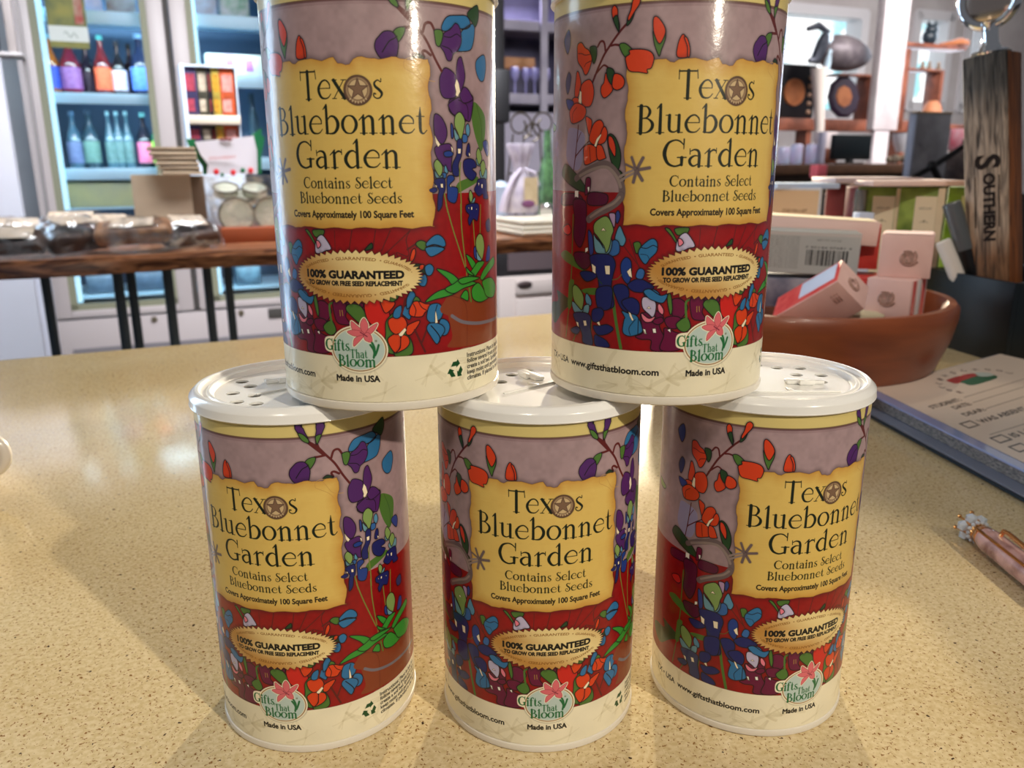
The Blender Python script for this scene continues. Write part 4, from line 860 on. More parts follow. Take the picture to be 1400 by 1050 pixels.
P = Yp(1130, 316, .90); t = box_thing('carton', 'long cream and pink carton lying across the top of the bowl pile', 'box', Vector((Yp(1110, 316, .92).x, .945, P.z-.013)), (0, math.radians(3), math.radians(-16)), (.150, .05, .026), mat('pale pink and cream', (232,200,190), .55), 'cartons in the wooden bowl')
g = G(); g.box(-.070, .070, -.025, .025, .0262, .0266); part('top_panel', g, M_cream, t)
P = Yp(1187, 370, .90); t = box_thing('carton', 'red fruit carton end beside the barcode carton', 'box', Vector((Yp(1176, 370, .9).x+.014, .945, P.z)), (0, 0, math.radians(-24)), (.044, .06, .046), mat('coral red print', (196,66,56), .45, noise=(160,36,36), nscale=25), 'cartons in the wooden bowl')
P = Yp(1190, 392, .88); t = box_thing('carton', 'pink and red carton lying flat behind the striped cube', 'box', Vector((P.x-.012, .93, P.z-.014)), (0, 0, math.radians(-20)), (.075, .05, .022), M_red, 'cartons in the wooden bowl')
P = Yp(1165, 437, .80); t = box_thing('carton', 'flat cream white carton just inside the front bowl rim', 'box', Vector((P.x, .81, .040)), (0, 0, 0), (.05, .05, .038), mat('dusty cream carton', (200,190,160), .6), 'cartons in the wooden bowl')
# navy box with markers and the tap handle
M_navy = mat('dark teal painted wood', (10,24,32), .4, noise=(6,14,20), nscale=8, bump=.05)
nb = thing('organizer_box', 'open dark teal box holding markers and the tap handle', 'box', (.525, 1.036, 0), math.radians(-79.2))
NL, NW, NH = .146, .17, .092
for nm, q in (('side_panel', (0, NL, 0, .006, 0, NH)), ('side_panel', (0, NL, NW-.006, NW, 0, NH)), ('end_panel', (0, .006, .006, NW-.006, 0, NH)), ('end_panel', (NL-.006, NL, .006, NW-.006, 0, NH)), ('bottom_panel', (.006, NL-.006, .006, NW-.006, 0, .006))):
    g = G(); g.box(*q, .0008); part(nm, g, M_navy, nb)
M_old = wood('weathered plank', (186,164,142), (62,52,44), 26, (9, 9, .7), .7, .8, dist=1.2, lo=.32, hi=.62)
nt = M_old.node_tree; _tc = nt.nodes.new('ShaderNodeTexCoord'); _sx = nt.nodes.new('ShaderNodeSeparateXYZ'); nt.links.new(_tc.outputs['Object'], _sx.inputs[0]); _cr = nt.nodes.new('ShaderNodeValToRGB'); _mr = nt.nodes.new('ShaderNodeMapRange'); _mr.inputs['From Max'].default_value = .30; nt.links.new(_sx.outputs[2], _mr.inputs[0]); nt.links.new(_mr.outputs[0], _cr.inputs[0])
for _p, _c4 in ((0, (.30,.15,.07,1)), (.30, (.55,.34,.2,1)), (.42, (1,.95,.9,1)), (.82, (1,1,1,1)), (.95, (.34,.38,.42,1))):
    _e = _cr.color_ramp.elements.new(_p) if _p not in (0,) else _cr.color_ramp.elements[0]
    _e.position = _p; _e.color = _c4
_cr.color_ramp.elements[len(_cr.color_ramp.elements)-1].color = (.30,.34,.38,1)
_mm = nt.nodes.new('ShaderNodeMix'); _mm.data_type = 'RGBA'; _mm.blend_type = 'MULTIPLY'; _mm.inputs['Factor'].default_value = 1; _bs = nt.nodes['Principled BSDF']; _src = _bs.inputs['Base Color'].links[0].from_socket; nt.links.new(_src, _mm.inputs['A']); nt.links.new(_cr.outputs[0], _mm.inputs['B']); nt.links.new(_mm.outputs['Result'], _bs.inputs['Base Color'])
M_oldr = wood('orange stained plank', (170,96,38), (70,38,18), 18, (8, 8, .7), .6, .6, dist=1.5)
M_char = mat('burnt engraving', (30,18,12), .9)
Hx = Yp(1352, 386, .965); HB = Vector((Hx.x+.021, .975, .022)); HT = Yp(1352, 62, .945).z-.022
th = thing('tap_handle', 'tall weathered wooden tap handle branded SOUTHERN, with chrome ring top', 'handle', HB, math.radians(-16), rot=(math.radians(1.0), math.radians(-8.0), math.radians(-48)))
g = G(); g.box(-.0235, .0235, -.022, .026, 0, HT, .0025)
hb = part('handle_block', g, M_old, th)
g = G(); g.box(.0225, .0238, -.0195, .0235, .001, HT-.001, .0003); part('stained_side', g, M_oldr, hb, 'orange brown stained side')
g = text_geo('S', .026, .0004, .0012); bmesh.ops.rotate(g.bm, verts=g.bm.verts, matrix=Matrix.Rotation(math.radians(-90), 3, 'Z')); zt = HT-.115
def on_front(g, x, z, m, nm): bmesh.ops.transform(g.bm, verts=g.bm.verts, matrix=Matrix.Translation((x, -.0223, z)) @ Matrix.Rotation(math.radians(90), 4, 'X')); part(nm, g, m, hb)
for sgn in (0,): on_front(g, -.010, zt+.004, M_char, 'burnt_letter')
zz = zt-.017
g = text_geo('OUTHERN', .0120, .0004, .0008); bmesh.ops.rotate(g.bm, verts=g.bm.verts, matrix=Matrix.Rotation(math.radians(-90), 3, 'Z')); on_front(g, -.002, zz, M_char, 'burnt_lettering')
for xx in (-.012, .0135):
    g = G(); g.box(xx, xx+.0012, -.0224, -.0220, zz-.062, zz-.003); part('burnt_line', g, M_char, hb)
M_chr = mat('polished chrome', (225,228,232), .06, 1.0)
g = G(); g.lathe([(0, 0), (.0205, 0), (.0215, .002), (.019, .005), (.0125, .006), (.011, .010), (.0095, .012), (.0085, .020), (.0088, .034), (.010, .036), (0, .036)], 40)
fin = part('chrome_finial', g, M_chr, hb, 'polished chrome neck and flange', loc=(-.001, 0, HT))
g = G(); n = 48; g.tube([(.0295*math.sin(2*math.pi*i/n), 0, .062+.0295*math.cos(2*math.pi*i/n)) for i in range(n)], .0055, 12, True)
part('chrome_ring', g, M_chr, hb, 'round chrome ring', loc=(-.001, 0, HT))
g = G().at(Matrix.Translation((0, 0, .062)) @ Matrix.Rotation(math.radians(90), 4, 'X')); g.lathe([(0, -.004), (.018, -.0035), (.026, -.001), (.026, .001), (.018, .0035), (0, .004)], 40); part('ring_disc', g, mat('mirror disc', (205,190,180), .12, 1.0), hb, loc=(-.001, 0, HT))
def marker(label, P1, P2, r, mcap, mbody):
    d = (Vector(P1)-Vector(P2)); L = d.length; t = thing('marker', label, 'marker', P2, 0, 'markers in the teal box', rot=d.to_track_quat('Z', 'Y').to_euler())
    g = G(); g.lathe([(0, L), (r*.8, L), (r*.97, L-.0012), (r, L-.004), (r, .004), (r*.98, 0), (0, 0)], 28); part('cap', g, mcap, t)
    g = G(); g.lathe([(0, 0), (r*.9, 0), (r*.92, -.05), (r*.75, -.056), (0, -.056)], 24); part('barrel', g, mbody, t)
marker('silver grey capped black marker leaning on the wooden tap handle', Yp(1300.5, 277, 1.0), Yp(1320, 341, .99), .0105, mat('silver grey plastic', (96,100,102), .35, .3), mat('black plastic', (14,14,16), .35))
marker('white marker leaning in the teal box, left of the silver one', Yp(1289, 329, 1.0), Yp(1309, 378, .99), .0092, mat('white marker plastic', (222,214,204), .4), mat('white barrel', (214,208,198), .4))
g = G(); g.tube([Yp(1323, 372, 1.0)+Vector((.004*math.cos(q), -.001, .004*math.sin(q))) for q in np.linspace(0, 4.5, 10)], .0008, 6); g.tube([Yp(1319, 366, 1.0), (.545, 1.0, .007)], .003, 6)
solo('clip', g, mat('black wire', (20,20,20), .4), 'small black hooked clip beside the markers in the teal box', 'clip')
# notebook: board, sleeve, pages
A_, B_, C_, D_ = (.322, .722), (.531, .868), (.64, .60), (.356, .44)
def quadprism(g, k, z0, z1, shift=(0, 0)):
    cx = sum(p[0] for p in (A_, B_, C_, D_))/4; cy = sum(p[1] for p in (A_, B_, C_, D_))/4
    g.prism([(cx+(x-cx)*k+shift[0], cy+(y-cy)*k+shift[1]) for x, y in (A_, D_, C_, B_)], z0, z1); return g
ntb = thing('notebook', 'thick notebook in clear sleeve showing a printed student note form', 'notebook', (0, 0, 0))
part('back_board', quadprism(G(), 1.0, .001, .0035, (-.006, .003)), mat('dark teal board', (14,38,52), .3), ntb)
part('plastic_flap', quadprism(G(), .99, .0055, .0062, (-.010, .004)), mat('smoky clear plastic', (120,128,150), .12, coat=1), ntb)
part('page_block', quadprism(G(), .985, .0065, .017, (.004, 0)), mat('page edges', (170,160,150), .6, noise=(60,60,64), nscale=300, stretch=(1,1,8)), ntb)
g = quadprism(G(), 1.0, .0172, .0190); bmesh.ops.bevel(g.bm, geom=g.bm.edges[:], offset=.0006, segments=1, affect='EDGES'); part('cover_sleeve', g, mat('glossy cover edge with sky reflection blue', (150,168,214), .12, coat=1, spec=.8), ntb)  # blue of the reflected sky is put into the sleeve colour
NA = Art(0, 200, 0, 200, 6, (226,208,190))
def ln(t, u0, u1, v, h, b=.25): sans(NA, t, u0, u1, v, h, (44,40,40), b)
ln('STUDENT:', 13, 48, 147, 5); ln('DATE:', 29, 48, 138, 5); ln('DEAR:', 25, 48, 126, 5)
for u, v in ((55, 150), (52, 140), (50, 128)): NA.stroke([(u, v), (198, v+3)], .9, (150,134,120))
NA.stroke([(14, 98), (198, 98)], .9, (150,134,120)); NA.stroke([(14, 40), (198, 40)], .9, (150,134,120))
for v, s_, u1 in ((111, 'WAS ABSENT ON', 92), (86, 'IS LATE BECAUSE', 96), (72, 'IS ILL TODAY', 84)):
    NA.fill([np.array([(9,v),(21,v),(21,v+9),(9,v+9)])], (44,40,40)); NA.fill([np.array([(10.4,v+1.4),(19.6,v+1.4),(19.6,v+7.6),(10.4,v+7.6)])], (226,208,190)); ln(s_, 25, u1, v+1.5, 5.5)
NA.fill([smooth([(76,177),(80,182),(112,182),(116,177),(112,172),(80,172)])], (176,58,52)); NA.fill([smooth([(84,169),(88,174),(124,175),(128,170),(122,164),(88,163)])], (56,104,74)); NA.fill([smooth([(114,173),(120,181),(130,175),(126,169)])], (196,206,196))
for q, ch in enumerate('ROLLINSCHOOL'):
    a = math.radians(205-q*19); u, v = 102+44*math.cos(a), 168+22*math.sin(a); sans(NA, ch, u-2, u+2, v-2, 4.6, (90,60,56), .25)
def nbp(u, v): return tuple((1-v)*((1-u)*A_[i]+u*B_[i])+v*((1-u)*D_[i]+u*C_[i]) for i in (0, 1))+(.0193,)
g = G(); g.quad([nbp(.03, 1), nbp(1, 1), nbp(.995, .006), nbp(.055, .006)]); bmesh.ops.subdivide_edges(g.bm, edges=g.bm.edges[:], cuts=10, use_grid_fill=True)
part('printed_page', g, art_mat('note form', NA, .35, .5, .02), ntb, 'blush form page', flat=True)
# pen with jewelled crown
pen = thing('pen', 'rose and gold ballpoint pen with a jewelled crown on its end', 'pen', (.2776, .452, .0080), math.radians(-90))
M_gold = mat('rose gold', (226,160,96), .15, 1.0); M_marb = mat('rose marble resin', (206,160,150), .10, coat=1, noise=(120,72,66), nscale=70); M_gem = mat('clear gem', (225,238,250), .04, trans=.35, ior=1.6, coat=1)
RX = Matrix.Rotation(math.radians(90), 4, 'Y')
g = G().at(RX); g.lathe([(0, .012), (.0062, .012), (.0070, .014), (.0075, .020), (.0075, .090), (.0060, .112), (.003, .124), (0, .128)], 32); part('barrel', g, M_marb, pen)
g = G().at(RX); g.lathe([(0, .002), (.0050, .002), (.0058, .004), (.0056, .006), (.0050, .0075), (.0062, .009), (.0068, .013), (.0064, .0135), (0, .0135)], 32); part('gold_collar', g, M_gold, pen)
for k in range(6):
    a = k*math.pi/3+.3; c_, s_ = math.cos(a), math.sin(a)
    g = G(); g.tube([(.003, .0050*c_, .0050*s_), (-.002, .0064*c_, .0064*s_), (-.0065, .0072*c_, .0072*s_)], [.0009, .0007, .0005], 6); g.ball((-.0072, .0074*c_, .0074*s_), .0013, 8); part('crown_prong', g, M_gold, pen)
    g = G(); a += math.pi/6; g.ico((-.001, .0060*math.cos(a), .0060*math.sin(a)), .0038, 1); part('gem', g, M_gem, pen, flat=True)
for k in range(14):
    a = k*2*math.pi/14; g = G(); g.ico((.0052, .0062*math.cos(a), .0062*math.sin(a)), .0014, 1); part('collar_gem', g, M_gem, pen, flat=True)
g = G(); g.tube([(.026, .0, .0080), (.028, 0, .0115), (.032, 0, .0122), (.06, 0, .0110), (.064, 0, .0095)], [.0012, .0013, .0013, .0015, .0013], 8); part('clip', g, M_gold, pen, 'gold clip')
g = G(); g.tube([(.012, -.0052, .0054), (.09, -.0052, .0054)], .0009, 6); part('gold_inlay', g, M_gold, pen)
# cup handle at the left edge of the picture
M_cup = mat('white glazed stoneware', (214,208,200), .25, coat=.5)
cx_, cy_ = -.414, .530
mug = thing('mug', 'white mug at the far left, only its round handle in view', 'mug', (cx_, cy_, 0))
g = G(); g.lathe([(0, 0), (.034, 0), (.037, .003), (.039, .02), (.039, .085), (.0375, .087), (.036, .085), (.035, .01), (0, .008)], 48); part('cup_body', g, M_cup, mug)
g = G(); n = 20; g.tube([(.036+.030*math.sin(math.pi*i/n), 0, .030-.018*math.cos(math.pi*i/n)) for i in range(n+1)], .0040, 12); part('handle', g, M_cup, mug)
# ------------------------------------------------------------------ everything below stands in the room's own turned frame
def box_st(g, X0, X1, Y0, Y1, b, th, bev=0.0):
    """box whose near face fills the photo rectangle X0..X1, Y0..Y1 (top, bottom) on the plane b"""
    xm, ym = (X0+X1)/2, (Y0+Y1)/2; a0, a1 = F(X0, ym, b)[0], F(X1, ym, b)[0]; z1, z0 = F(xm, Y0, b)[1], F(xm, Y1, b)[1]; g.box(a0, a1, b, b+th, z0, z1, bev); return (a0, a1, z0, z1)
def st_solo(name, X0, X1, Y0, Y1, b, th, m, label, cat, group=None, bev=.003, floor=None):
    xm, ym = (X0+X1)/2, (Y0+Y1)/2; a0, a1 = F(X0, ym, b)[0], F(X1, ym, b)[0]; z1, z0 = F(xm, Y0, b)[1], F(xm, Y1, b)[1]
    if floor is not None: z0 = floor
    g = G(); g.box(-(a1-a0)/2, (a1-a0)/2, -th/2, th/2, 0, z1-z0, bev); return solo(name, g, m, label, cat, S((a0+a1)/2, b+th/2, z0), RZ, group)
# live edge table
TB, TZ = 2.12, .017
M_live = wood('live edge slab', (176,116,76), (84,46,28), 5, (1.2, 5, 9), .35, .15, coat=.3, dist=2.2, lo=.38, hi=.6)
tab = thing('live_edge_table', 'long live edge wooden table on dark metal legs before the drinks fridges', 'table', S(0, 0, 0), RZ)
g = G(); R_ = random.Random(4); xs = np.linspace(-1.3, 1.45, 60); fr = [TB+.012*math.sin(x*5)+.008*math.sin(x*13+1)+R_.uniform(-.003, .003) for x in xs]
lo_ = [f+.014+.006*math.sin(x*9) for x, f in zip(xs, fr)]; v0 = [(x, TB+.62) for x in xs]
rows = [[g.v((x, f+.004, TZ)) for x, f in zip(xs, fr)], [g.v((x, f, TZ-.012)) for x, f in zip(xs, fr)], [g.v((x, l_, TZ-.041)) for x, l_ in zip(xs, lo_)], [g.v((x, TB+.62, TZ-.041)) for x in xs], [g.v((x, TB+.62, TZ)) for x in xs]]
for i in range(5):
    for j in range(59): g.bm.faces.new((rows[i][j], rows[i][j+1], rows[(i+1) % 5][j+1], rows[(i+1) % 5][j]))
g.bm.faces.new([r[0] for r in rows][::-1]); g.bm.faces.new([r[-1] for r in rows]); part('slab', g, M_live, tab)
M_leg = mat('dark blued metal', (34,44,50), .35, .4)
for X, b in ((166, 2.25), (184, 2.42), (234, 2.22), (288, 2.50), (316, 2.62), (67, 2.62)):
    a, z = F(X, 420, b); g = G(); g.box(a-.012, a+.012, b, b+.024, -.92, TZ-.039, .003); part('leg', g, M_leg, tab)
g = G(); g.box(F(166, 420, 2.25)[0], F(300, 420, 2.25)[0], 2.3, 2.33, -.80, -.77); part('stretcher', g, M_leg, tab)
# ---- drinks fridge with two glass doors
FB = 4.6
M_frg = mat('warm grey enamel', (172,162,160), .4); M_gask = mat('olive grey gasket', (122,122,100), .6); M_in = mat('fridge liner', (196,220,232), .4); M_gap = mat('dark seam', (60,56,52), .7)
M_led = mat('cold led strip', (220,245,255), .5, emit=(170,228,255), estr=.9); M_shf = mat('fridge shelf front', (190,225,245), .35)
fa0, fa1 = F(10, 0, FB)[0], F(10, 0, FB)[0]+1.36; fz0, fz1 = -.90, 1.22
seam = F(225, 0, FB)[0]
fg = thing('drinks_fridge', 'tall warm grey drinks fridge with two lit glass doors behind the table', 'fridge', S(0, 0, 0), RZ)
g = G(); D = .70
for q in ((fa0, fa0+.04, FB+.06, FB+D, fz0, fz1), (fa1-.04, fa1, FB+.06, FB+D, fz0, fz1), (fa0, fa1, FB+.06, FB+D, fz1-.04, fz1), (fa0, fa1, FB+.06, FB+D, fz0, -.52), (fa0, fa1, FB+D-.03, FB+D, fz0, fz1)): g.box(*q)
part('cabinet_body', g, [M_frg], fg)
g = G(); g.box(fa0+.041, fa1-.041, FB+D-.045, FB+D-.032, -.5, fz1-.05); part('back_liner', g, mat('blue grey liner', (60,84,112), .5), fg)
g = G(); g.box(seam-.012, seam+.012, FB+.02, FB+.10, -.52, fz1); part('centre_seam', g, M_gap, fg)
GB = F(150, 414, FB)[1]; DB = F(150, 432, FB)[1]
doors = []
for d0, d1 in ((fa0, seam-.014), (seam+.014, fa1)):
    g = G(); st = .075
    for q in ((d0, d0+st, DB, fz1), (d1-st, d1, DB, fz1), (d0+st, d1-st, DB, GB-.03), (d0+st, d1-st, fz1-.09, fz1)): g.box(q[0], q[1], FB, FB+.045, q[2], q[3], .004)
    dr = part('glass_door', g, M_frg, fg); doors.append((d0+st, d1-st, dr)); st2 = .030
    g = G(); i0, i1 = d0+st, d1-st
    for q in ((i0, i0+st2, GB-.03, fz1-.09), (i1-st2, i1, GB-.03, fz1-.09), (i0, i1, GB-.03, GB), (i0, i1, fz1-.12, fz1-.09)): g.box(q[0], q[1], FB+.004, FB+.05, q[2], q[3])
    part('gasket', g, M_gask, dr)
    g = G(); g.box(i0+st2, i1-st2, FB+.020, FB+.024, GB, fz1-.12); part('door_glass', g, M_glass, dr)
    g = G(); g.box(i0+st2-.004, i0+st2+.022, FB+.07, FB+.10, GB, fz1-.13); part('led_strip', g, M_led, dr, 'cold white light strip')
g = G(); g.box(fa0, fa1, FB+.01, FB+.06, fz0+.04, DB-.012, .004); base = part('base_grille', g, M_frg, fg)
g = G(); box_st(g, 101, 470, 463, 500, FB-.004, .012); part('vent', g, mat('grey vent', (112,108,112), .6), base)
for X, Y in ((211, 437), (330, 428)):
    g = G().at(Matrix.Translation((F(X, Y, FB)[0], FB+.01, F(X, Y, FB)[1])) @ Matrix.Rotation(math.radians(90), 4, 'X')); g.lathe([(0, .012), (.014, .012), (.016, 0), (0, 0)], 20); part('lock', g, mat('brass lock', (110,100,84), .4, .6), base)
g = G(); box_st(g, 367, 400, 421, 434, FB-.002, .012, .003); part('thermostat_panel', g, M_gap, base)
SH = [(34, 14, 0), (142, 127, 0), (246, 230, 0)]
shz = {}
for di, (i0, i1, dr) in enumerate(doors):
    X = 130 if di == 0 else 300
    ys = ((14, 33), (127, 142), (230, 246)) if di == 0 else ((20, 38), (101, 119), (215, 232))
    for j, (ya, yb) in enumerate(ys):
        z1 = F(X, ya, FB+.12)[1]; z0 = F(X, yb, FB+.12)[1]; g = G(); g.box(i0+.02, i1-.005, FB+.12, FB+.135, z0, z1, .003); g.box(i0+.0, i1, FB+.13, FB+.60, z1-.012, z1-.004); part('shelf', g, M_shf, fg); shz[(di, j)] = z1
    z1 = GB+.02; shz[(di, 3)] = z1-.25
# bottles
def glassy(c, r=.15): return mat('bottle colour', c, r, coat=.6)
def bottle(X, di, j, Ytop, wpx, body, lab, cap, name, grp, dy=.15):
    b = FB+.14+dy; a = F(X, 100, b)[0]; z0 = shz[(di, j)]-.0025; zt = F(X, Ytop, b)[1]; h = zt-z0; r = wpx/2/FPX*b/1.08
    t = thing('bottle', name, 'bottle', S(a, b, z0), RZ, grp)
    g = G(); g.lathe([(0, 0), (r*.9, 0), (r, .006), (r, h*.50), (r*.93, h*.57), (r*.5, h*.72), (r*.34, h*.80), (r*.32, h*.94), (0, h*.94)], 20); part('glass_body', g, glassy(body), t)
    g = G(); g.lathe([(r*1.01, h*.10), (r*1.02, h*.12), (r*1.02, h*.45), (r*1.01, h*.47)], 20); part('paper_label', g, mat('bottle label', lab, .5, noise=tuple(min(255, c+24) for c in lab), nscale=40), t)
    g = G(); g.lathe([(0, h), (r*.36, h), (r*.38, h*.93), (r*.34, h*.925)], 16); part('cap', g, mat('cap', cap, .4), t)
bottle(70, 0, 1, 47, 20, (150,84,30), (44,70,170), (110,170,190), 'orange soda bottle with blue label, first at left on the middle fridge shelf', 'bottles on the fridge shelves')
bottle(97, 0, 1, 50, 24, (100,20,40), (140,90,150), (190,60,70), 'red soda bottle with lilac label, below the hanging fridge poster', 'bottles on the fridge shelves')
bottle(120, 0, 1, 62, 20, (34,22,36), (40,26,44), (24,22,26), 'plain dark bottle between the lilac and orange labelled bottles', 'bottles on the fridge shelves', .22)
bottle(141, 0, 1, 49, 20, (96,26,34), (236,96,56), (96,196,190), 'dark red bottle with orange label and teal cap', 'bottles on the fridge shelves')
bottle(163, 0, 1, 57, 18, (26,24,30), (216,200,208), (40,40,48), 'black bottle with white label on the middle fridge shelf', 'bottles on the fridge shelves')
bottle(179, 0, 1, 60, 15, (44,26,34), (40,26,40), (30,24,28), 'plain dark bottle left of the blue labelled bottle', 'bottles on the fridge shelves', .22)
bottle(193, 0, 1, 47, 24, (30,40,70), (90,140,240), (150,190,230), 'bottle with large bright blue label at the right of the middle shelf', 'bottles on the fridge shelves')
bottle(89, 0, 2, 152, 18, (60,90,110), (86,100,140), (90,120,150), 'pale clear bottle, first at left on the lower fridge shelf', 'bottles on the fridge shelves')
bottle(112, 0, 2, 150, 20, (44,66,80), (84,120,112), (60,80,100), 'blue green bottle with pale green label on the lower shelf', 'bottles on the fridge shelves')
for q, X in enumerate((139, 151, 164)): bottle(X, 0, 2, 152, 13, (70,104,120), (84,116,116), (150,190,200), ('left', 'middle', 'right')[q]+'most of three slim clear ribbed water bottles', 'bottles on the fridge shelves')
bottle(187, 0, 2, 154, 19, (30,30,44), (226,110,150), (120,190,190), 'dark bottle with bright pink label on the lower shelf', 'bottles on the fridge shelves')
bottle(207, 0, 2, 150, 18, (30,120,90), (150,220,60), (40,140,90), 'green bottle with lime label at the right of the lower shelf', 'bottles on the fridge shelves', .12)
bottle(268, 1, 1, 61, 14, (150,220,200), (150,200,240), (170,230,230), 'pale green bottle behind the second fridge door', 'bottles on the fridge shelves')
def shelf_item(X0, X1, Y0, di, j, m, name, label, cat, grp=None, dy=.03, th=.09):
    b = FB+.14+dy; a0, a1 = F(X0, 100, b)[0], F(X1, 100, b)[0]; z0 = shz[(di, j)]-.0025; zt = F((X0+X1)/2, Y0, b)[1]
    g = G(); g.box(-(a1-a0)/2, (a1-a0)/2, 0, th, 0, zt-z0, .006); return solo(name, g, m, label, cat, S((a0+a1)/2, b, z0), RZ, grp)
M_pk = mat('white and pink pack', (214,206,224), .45, noise=(150,170,210), nscale=16)
shelf_item(52, 66, -20, 0, 0, mat('blue white pouch', (200,220,236), .35, noise=(160,190,220), nscale=20), 'pouch', 'blue white pouch at the far left of the top fridge shelf', 'pouch', 'packs on the top fridge shelf')
shelf_item(121, 151, -24, 0, 0, M_pk, 'food_pack', 'white pack right of the hanging poster on the top fridge shelf', 'package', 'packs on the top fridge shelf')
shelf_item(156, 196, -24, 0, 0, mat('striped pack', (206,216,226), .45, noise=(120,104,96), nscale=9), 'food_pack', 'white pack with brown stripe at the right of the top fridge shelf', 'package', 'packs on the top fridge shelf')
shelf_item(258, 305, -24, 1, 0, mat('pale blue pack', (186,208,230), .45, noise=(160,150,160), nscale=12), 'food_pack', 'pale blue pack on the top shelf of the second door', 'package', 'packs on the top fridge shelf')
shelf_item(309, 348, -24, 1, 0, mat('green striped pack', (40,130,84), .4, noise=(210,214,220), nscale=12), 'food_pack', 'green and white striped pack beside the upper left can', 'package', 'packs on the top fridge shelf')
o = shelf_item(283, 362, 74, 1, 1, mat('white box', (206,212,206), .5), 'cheese_box', 'white box with purple spots on the middle shelf of the second door', 'box')
for X, Y in ((314, 83), (341, 90)):
    b = FB+.165; a, z = F(X, Y, b); g = G(); w_, h_ = .018, .026; iv = o.matrix_basis.inverted() if False else None
    g.box(-.020, .020, -.002, .001, -.030, .030, .001); p = part('purple_spot', g, mat('purple print', (160,100,180), .5), o, loc=((S(a, b, z)-Vector(o.location)).dot(E1), 0, (z-o.location.z)))
g = G(); b = FB+.3; a0, a1 = F(338, 150, b)[0], F(352, 150, b)[0]; r = (a1-a0)/2; z0 = shz[(1, 2)]; zt = F(345, 128, b)[1]; g.lathe([(0, 0), (r, 0), (r, (zt-z0)*.6), (r*.5, (zt-z0)*.8), (r*.5, zt-z0), (0, zt-z0)], 16)
solo('jar', g, glassy((44,66,80)), 'dark jar low behind the second fridge door', 'jar', S((a0+a1)/2, b, z0), RZ)
b = FB+.16; z1 = F(130, 249, b)[1]; z0 = F(130, 283, b)[1]; a0, a1 = F(91, 260, b)[0], F(200, 260, b)[0]
g = G(); g.box(-(a1-a0)/2, (a1-a0)/2, 0, .3, 0, z1-z0, .006); bin_ = solo('storage_bin', g, mat('cream bin', (170,180,156), .5, noise=(196,200,150), nscale=6), 'cream storage bin below the lowest visible fridge shelf', 'bin', S((a0+a1)/2, b, z0), RZ)
g = G(); g.box(fa0+.05, fa1-.05, FB+.13, FB+.6, z0-.012, z0-.001); part('shelf', g, M_shf, fg)
z2 = F(130, 405, FB+.14)[1]
g = G(); g.box(fa0+.05, fa1-.05, FB+.13, FB+.6, z2-.012, z2); part('shelf', g, M_shf, fg)
for q, (X0, X1, Y0, c) in enumerate(((118, 160, 378, (90,110,130)), (184, 235, 374, (84,104,126)), (325, 358, 366, (110,150,170)))):
    a0, a1 = F(X0, 390, FB+.2)[0], F(X1, 390, FB+.2)[0]; g = G(); g.box(-(a1-a0)/2, (a1-a0)/2, 0, .2, 0, F(X0, Y0, FB+.2)[1]-z2, .01); solo('food_tub', g, mat('tub', c, .3, noise=(60,76,92), nscale=12), ('leftmost', 'middle', 'rightmost')[q]+' of the three grey tubs on the bottom fridge shelf, under the table top', 'tub', S((a0+a1)/2, FB+.2, z2+.003), RZ, 'tubs on the bottom fridge shelf')
light('AREA', S((fa0+fa1)/2-.3, FB+.30, fz1-.08), 14, (.55, .85, 1.0), 1.0, S((fa0+fa1)/2-.3, FB+.25, -1), .25)
for zz, en in ((.78, 3.4), (.40, 3.4), (-.3, 1.6)): light('AREA', S((fa0+fa1)/2-.15, FB+.10, zz), en, (.6, .88, 1.0), 1.1, S((fa0+fa1)/2-.15, FB+.5, zz-.25), .03)
# poster hung on the left fridge door
ps = thing('hanging_poster', 'small dark green picture poster with white caption hung on the left fridge door', 'poster', S(F(92, 30, FB)[0], FB-.006, F(92, 66, FB)[1]), RZ)
pw = F(121, 40, FB)[0]-F(67, 40, FB)[0]; ph = F(92, -40, FB)[1]-F(92, 66, FB)[1]
g = G(); g.box(-pw/2, pw/2, 0, .004, 0, ph); part('poster_sheet', g, mat('green poster print', (60,76,44), .6, noise=(124,118,50), nscale=9), ps)
zc0, zc1 = F(92, 57, FB)[1]-F(92, 66, FB)[1], F(92, 36, FB)[1]-F(92, 66, FB)[1]
g = G(); g.box(-pw/2, pw/2, -.001, 0, zc0, zc1); part('caption_strip', g, mat('caption paper', (186,190,184), .6), ps)
g = G(); g.box(.2*pw, .42*pw, -.001, 0, zc1+.01, ph*.8); part('red_figure', g, mat('red print', (140,50,40), .6, noise=(150,130,110), nscale=20), ps)
g = G(); g.tube([(-.02+.007*q, -.0015, (zc0+zc1)/2+.012*math.sin(q*1.3)-.001*q) for q in range(9)], .0022, 5); part('scribble', g, mat('grey ink', (110,118,110), .6), ps)
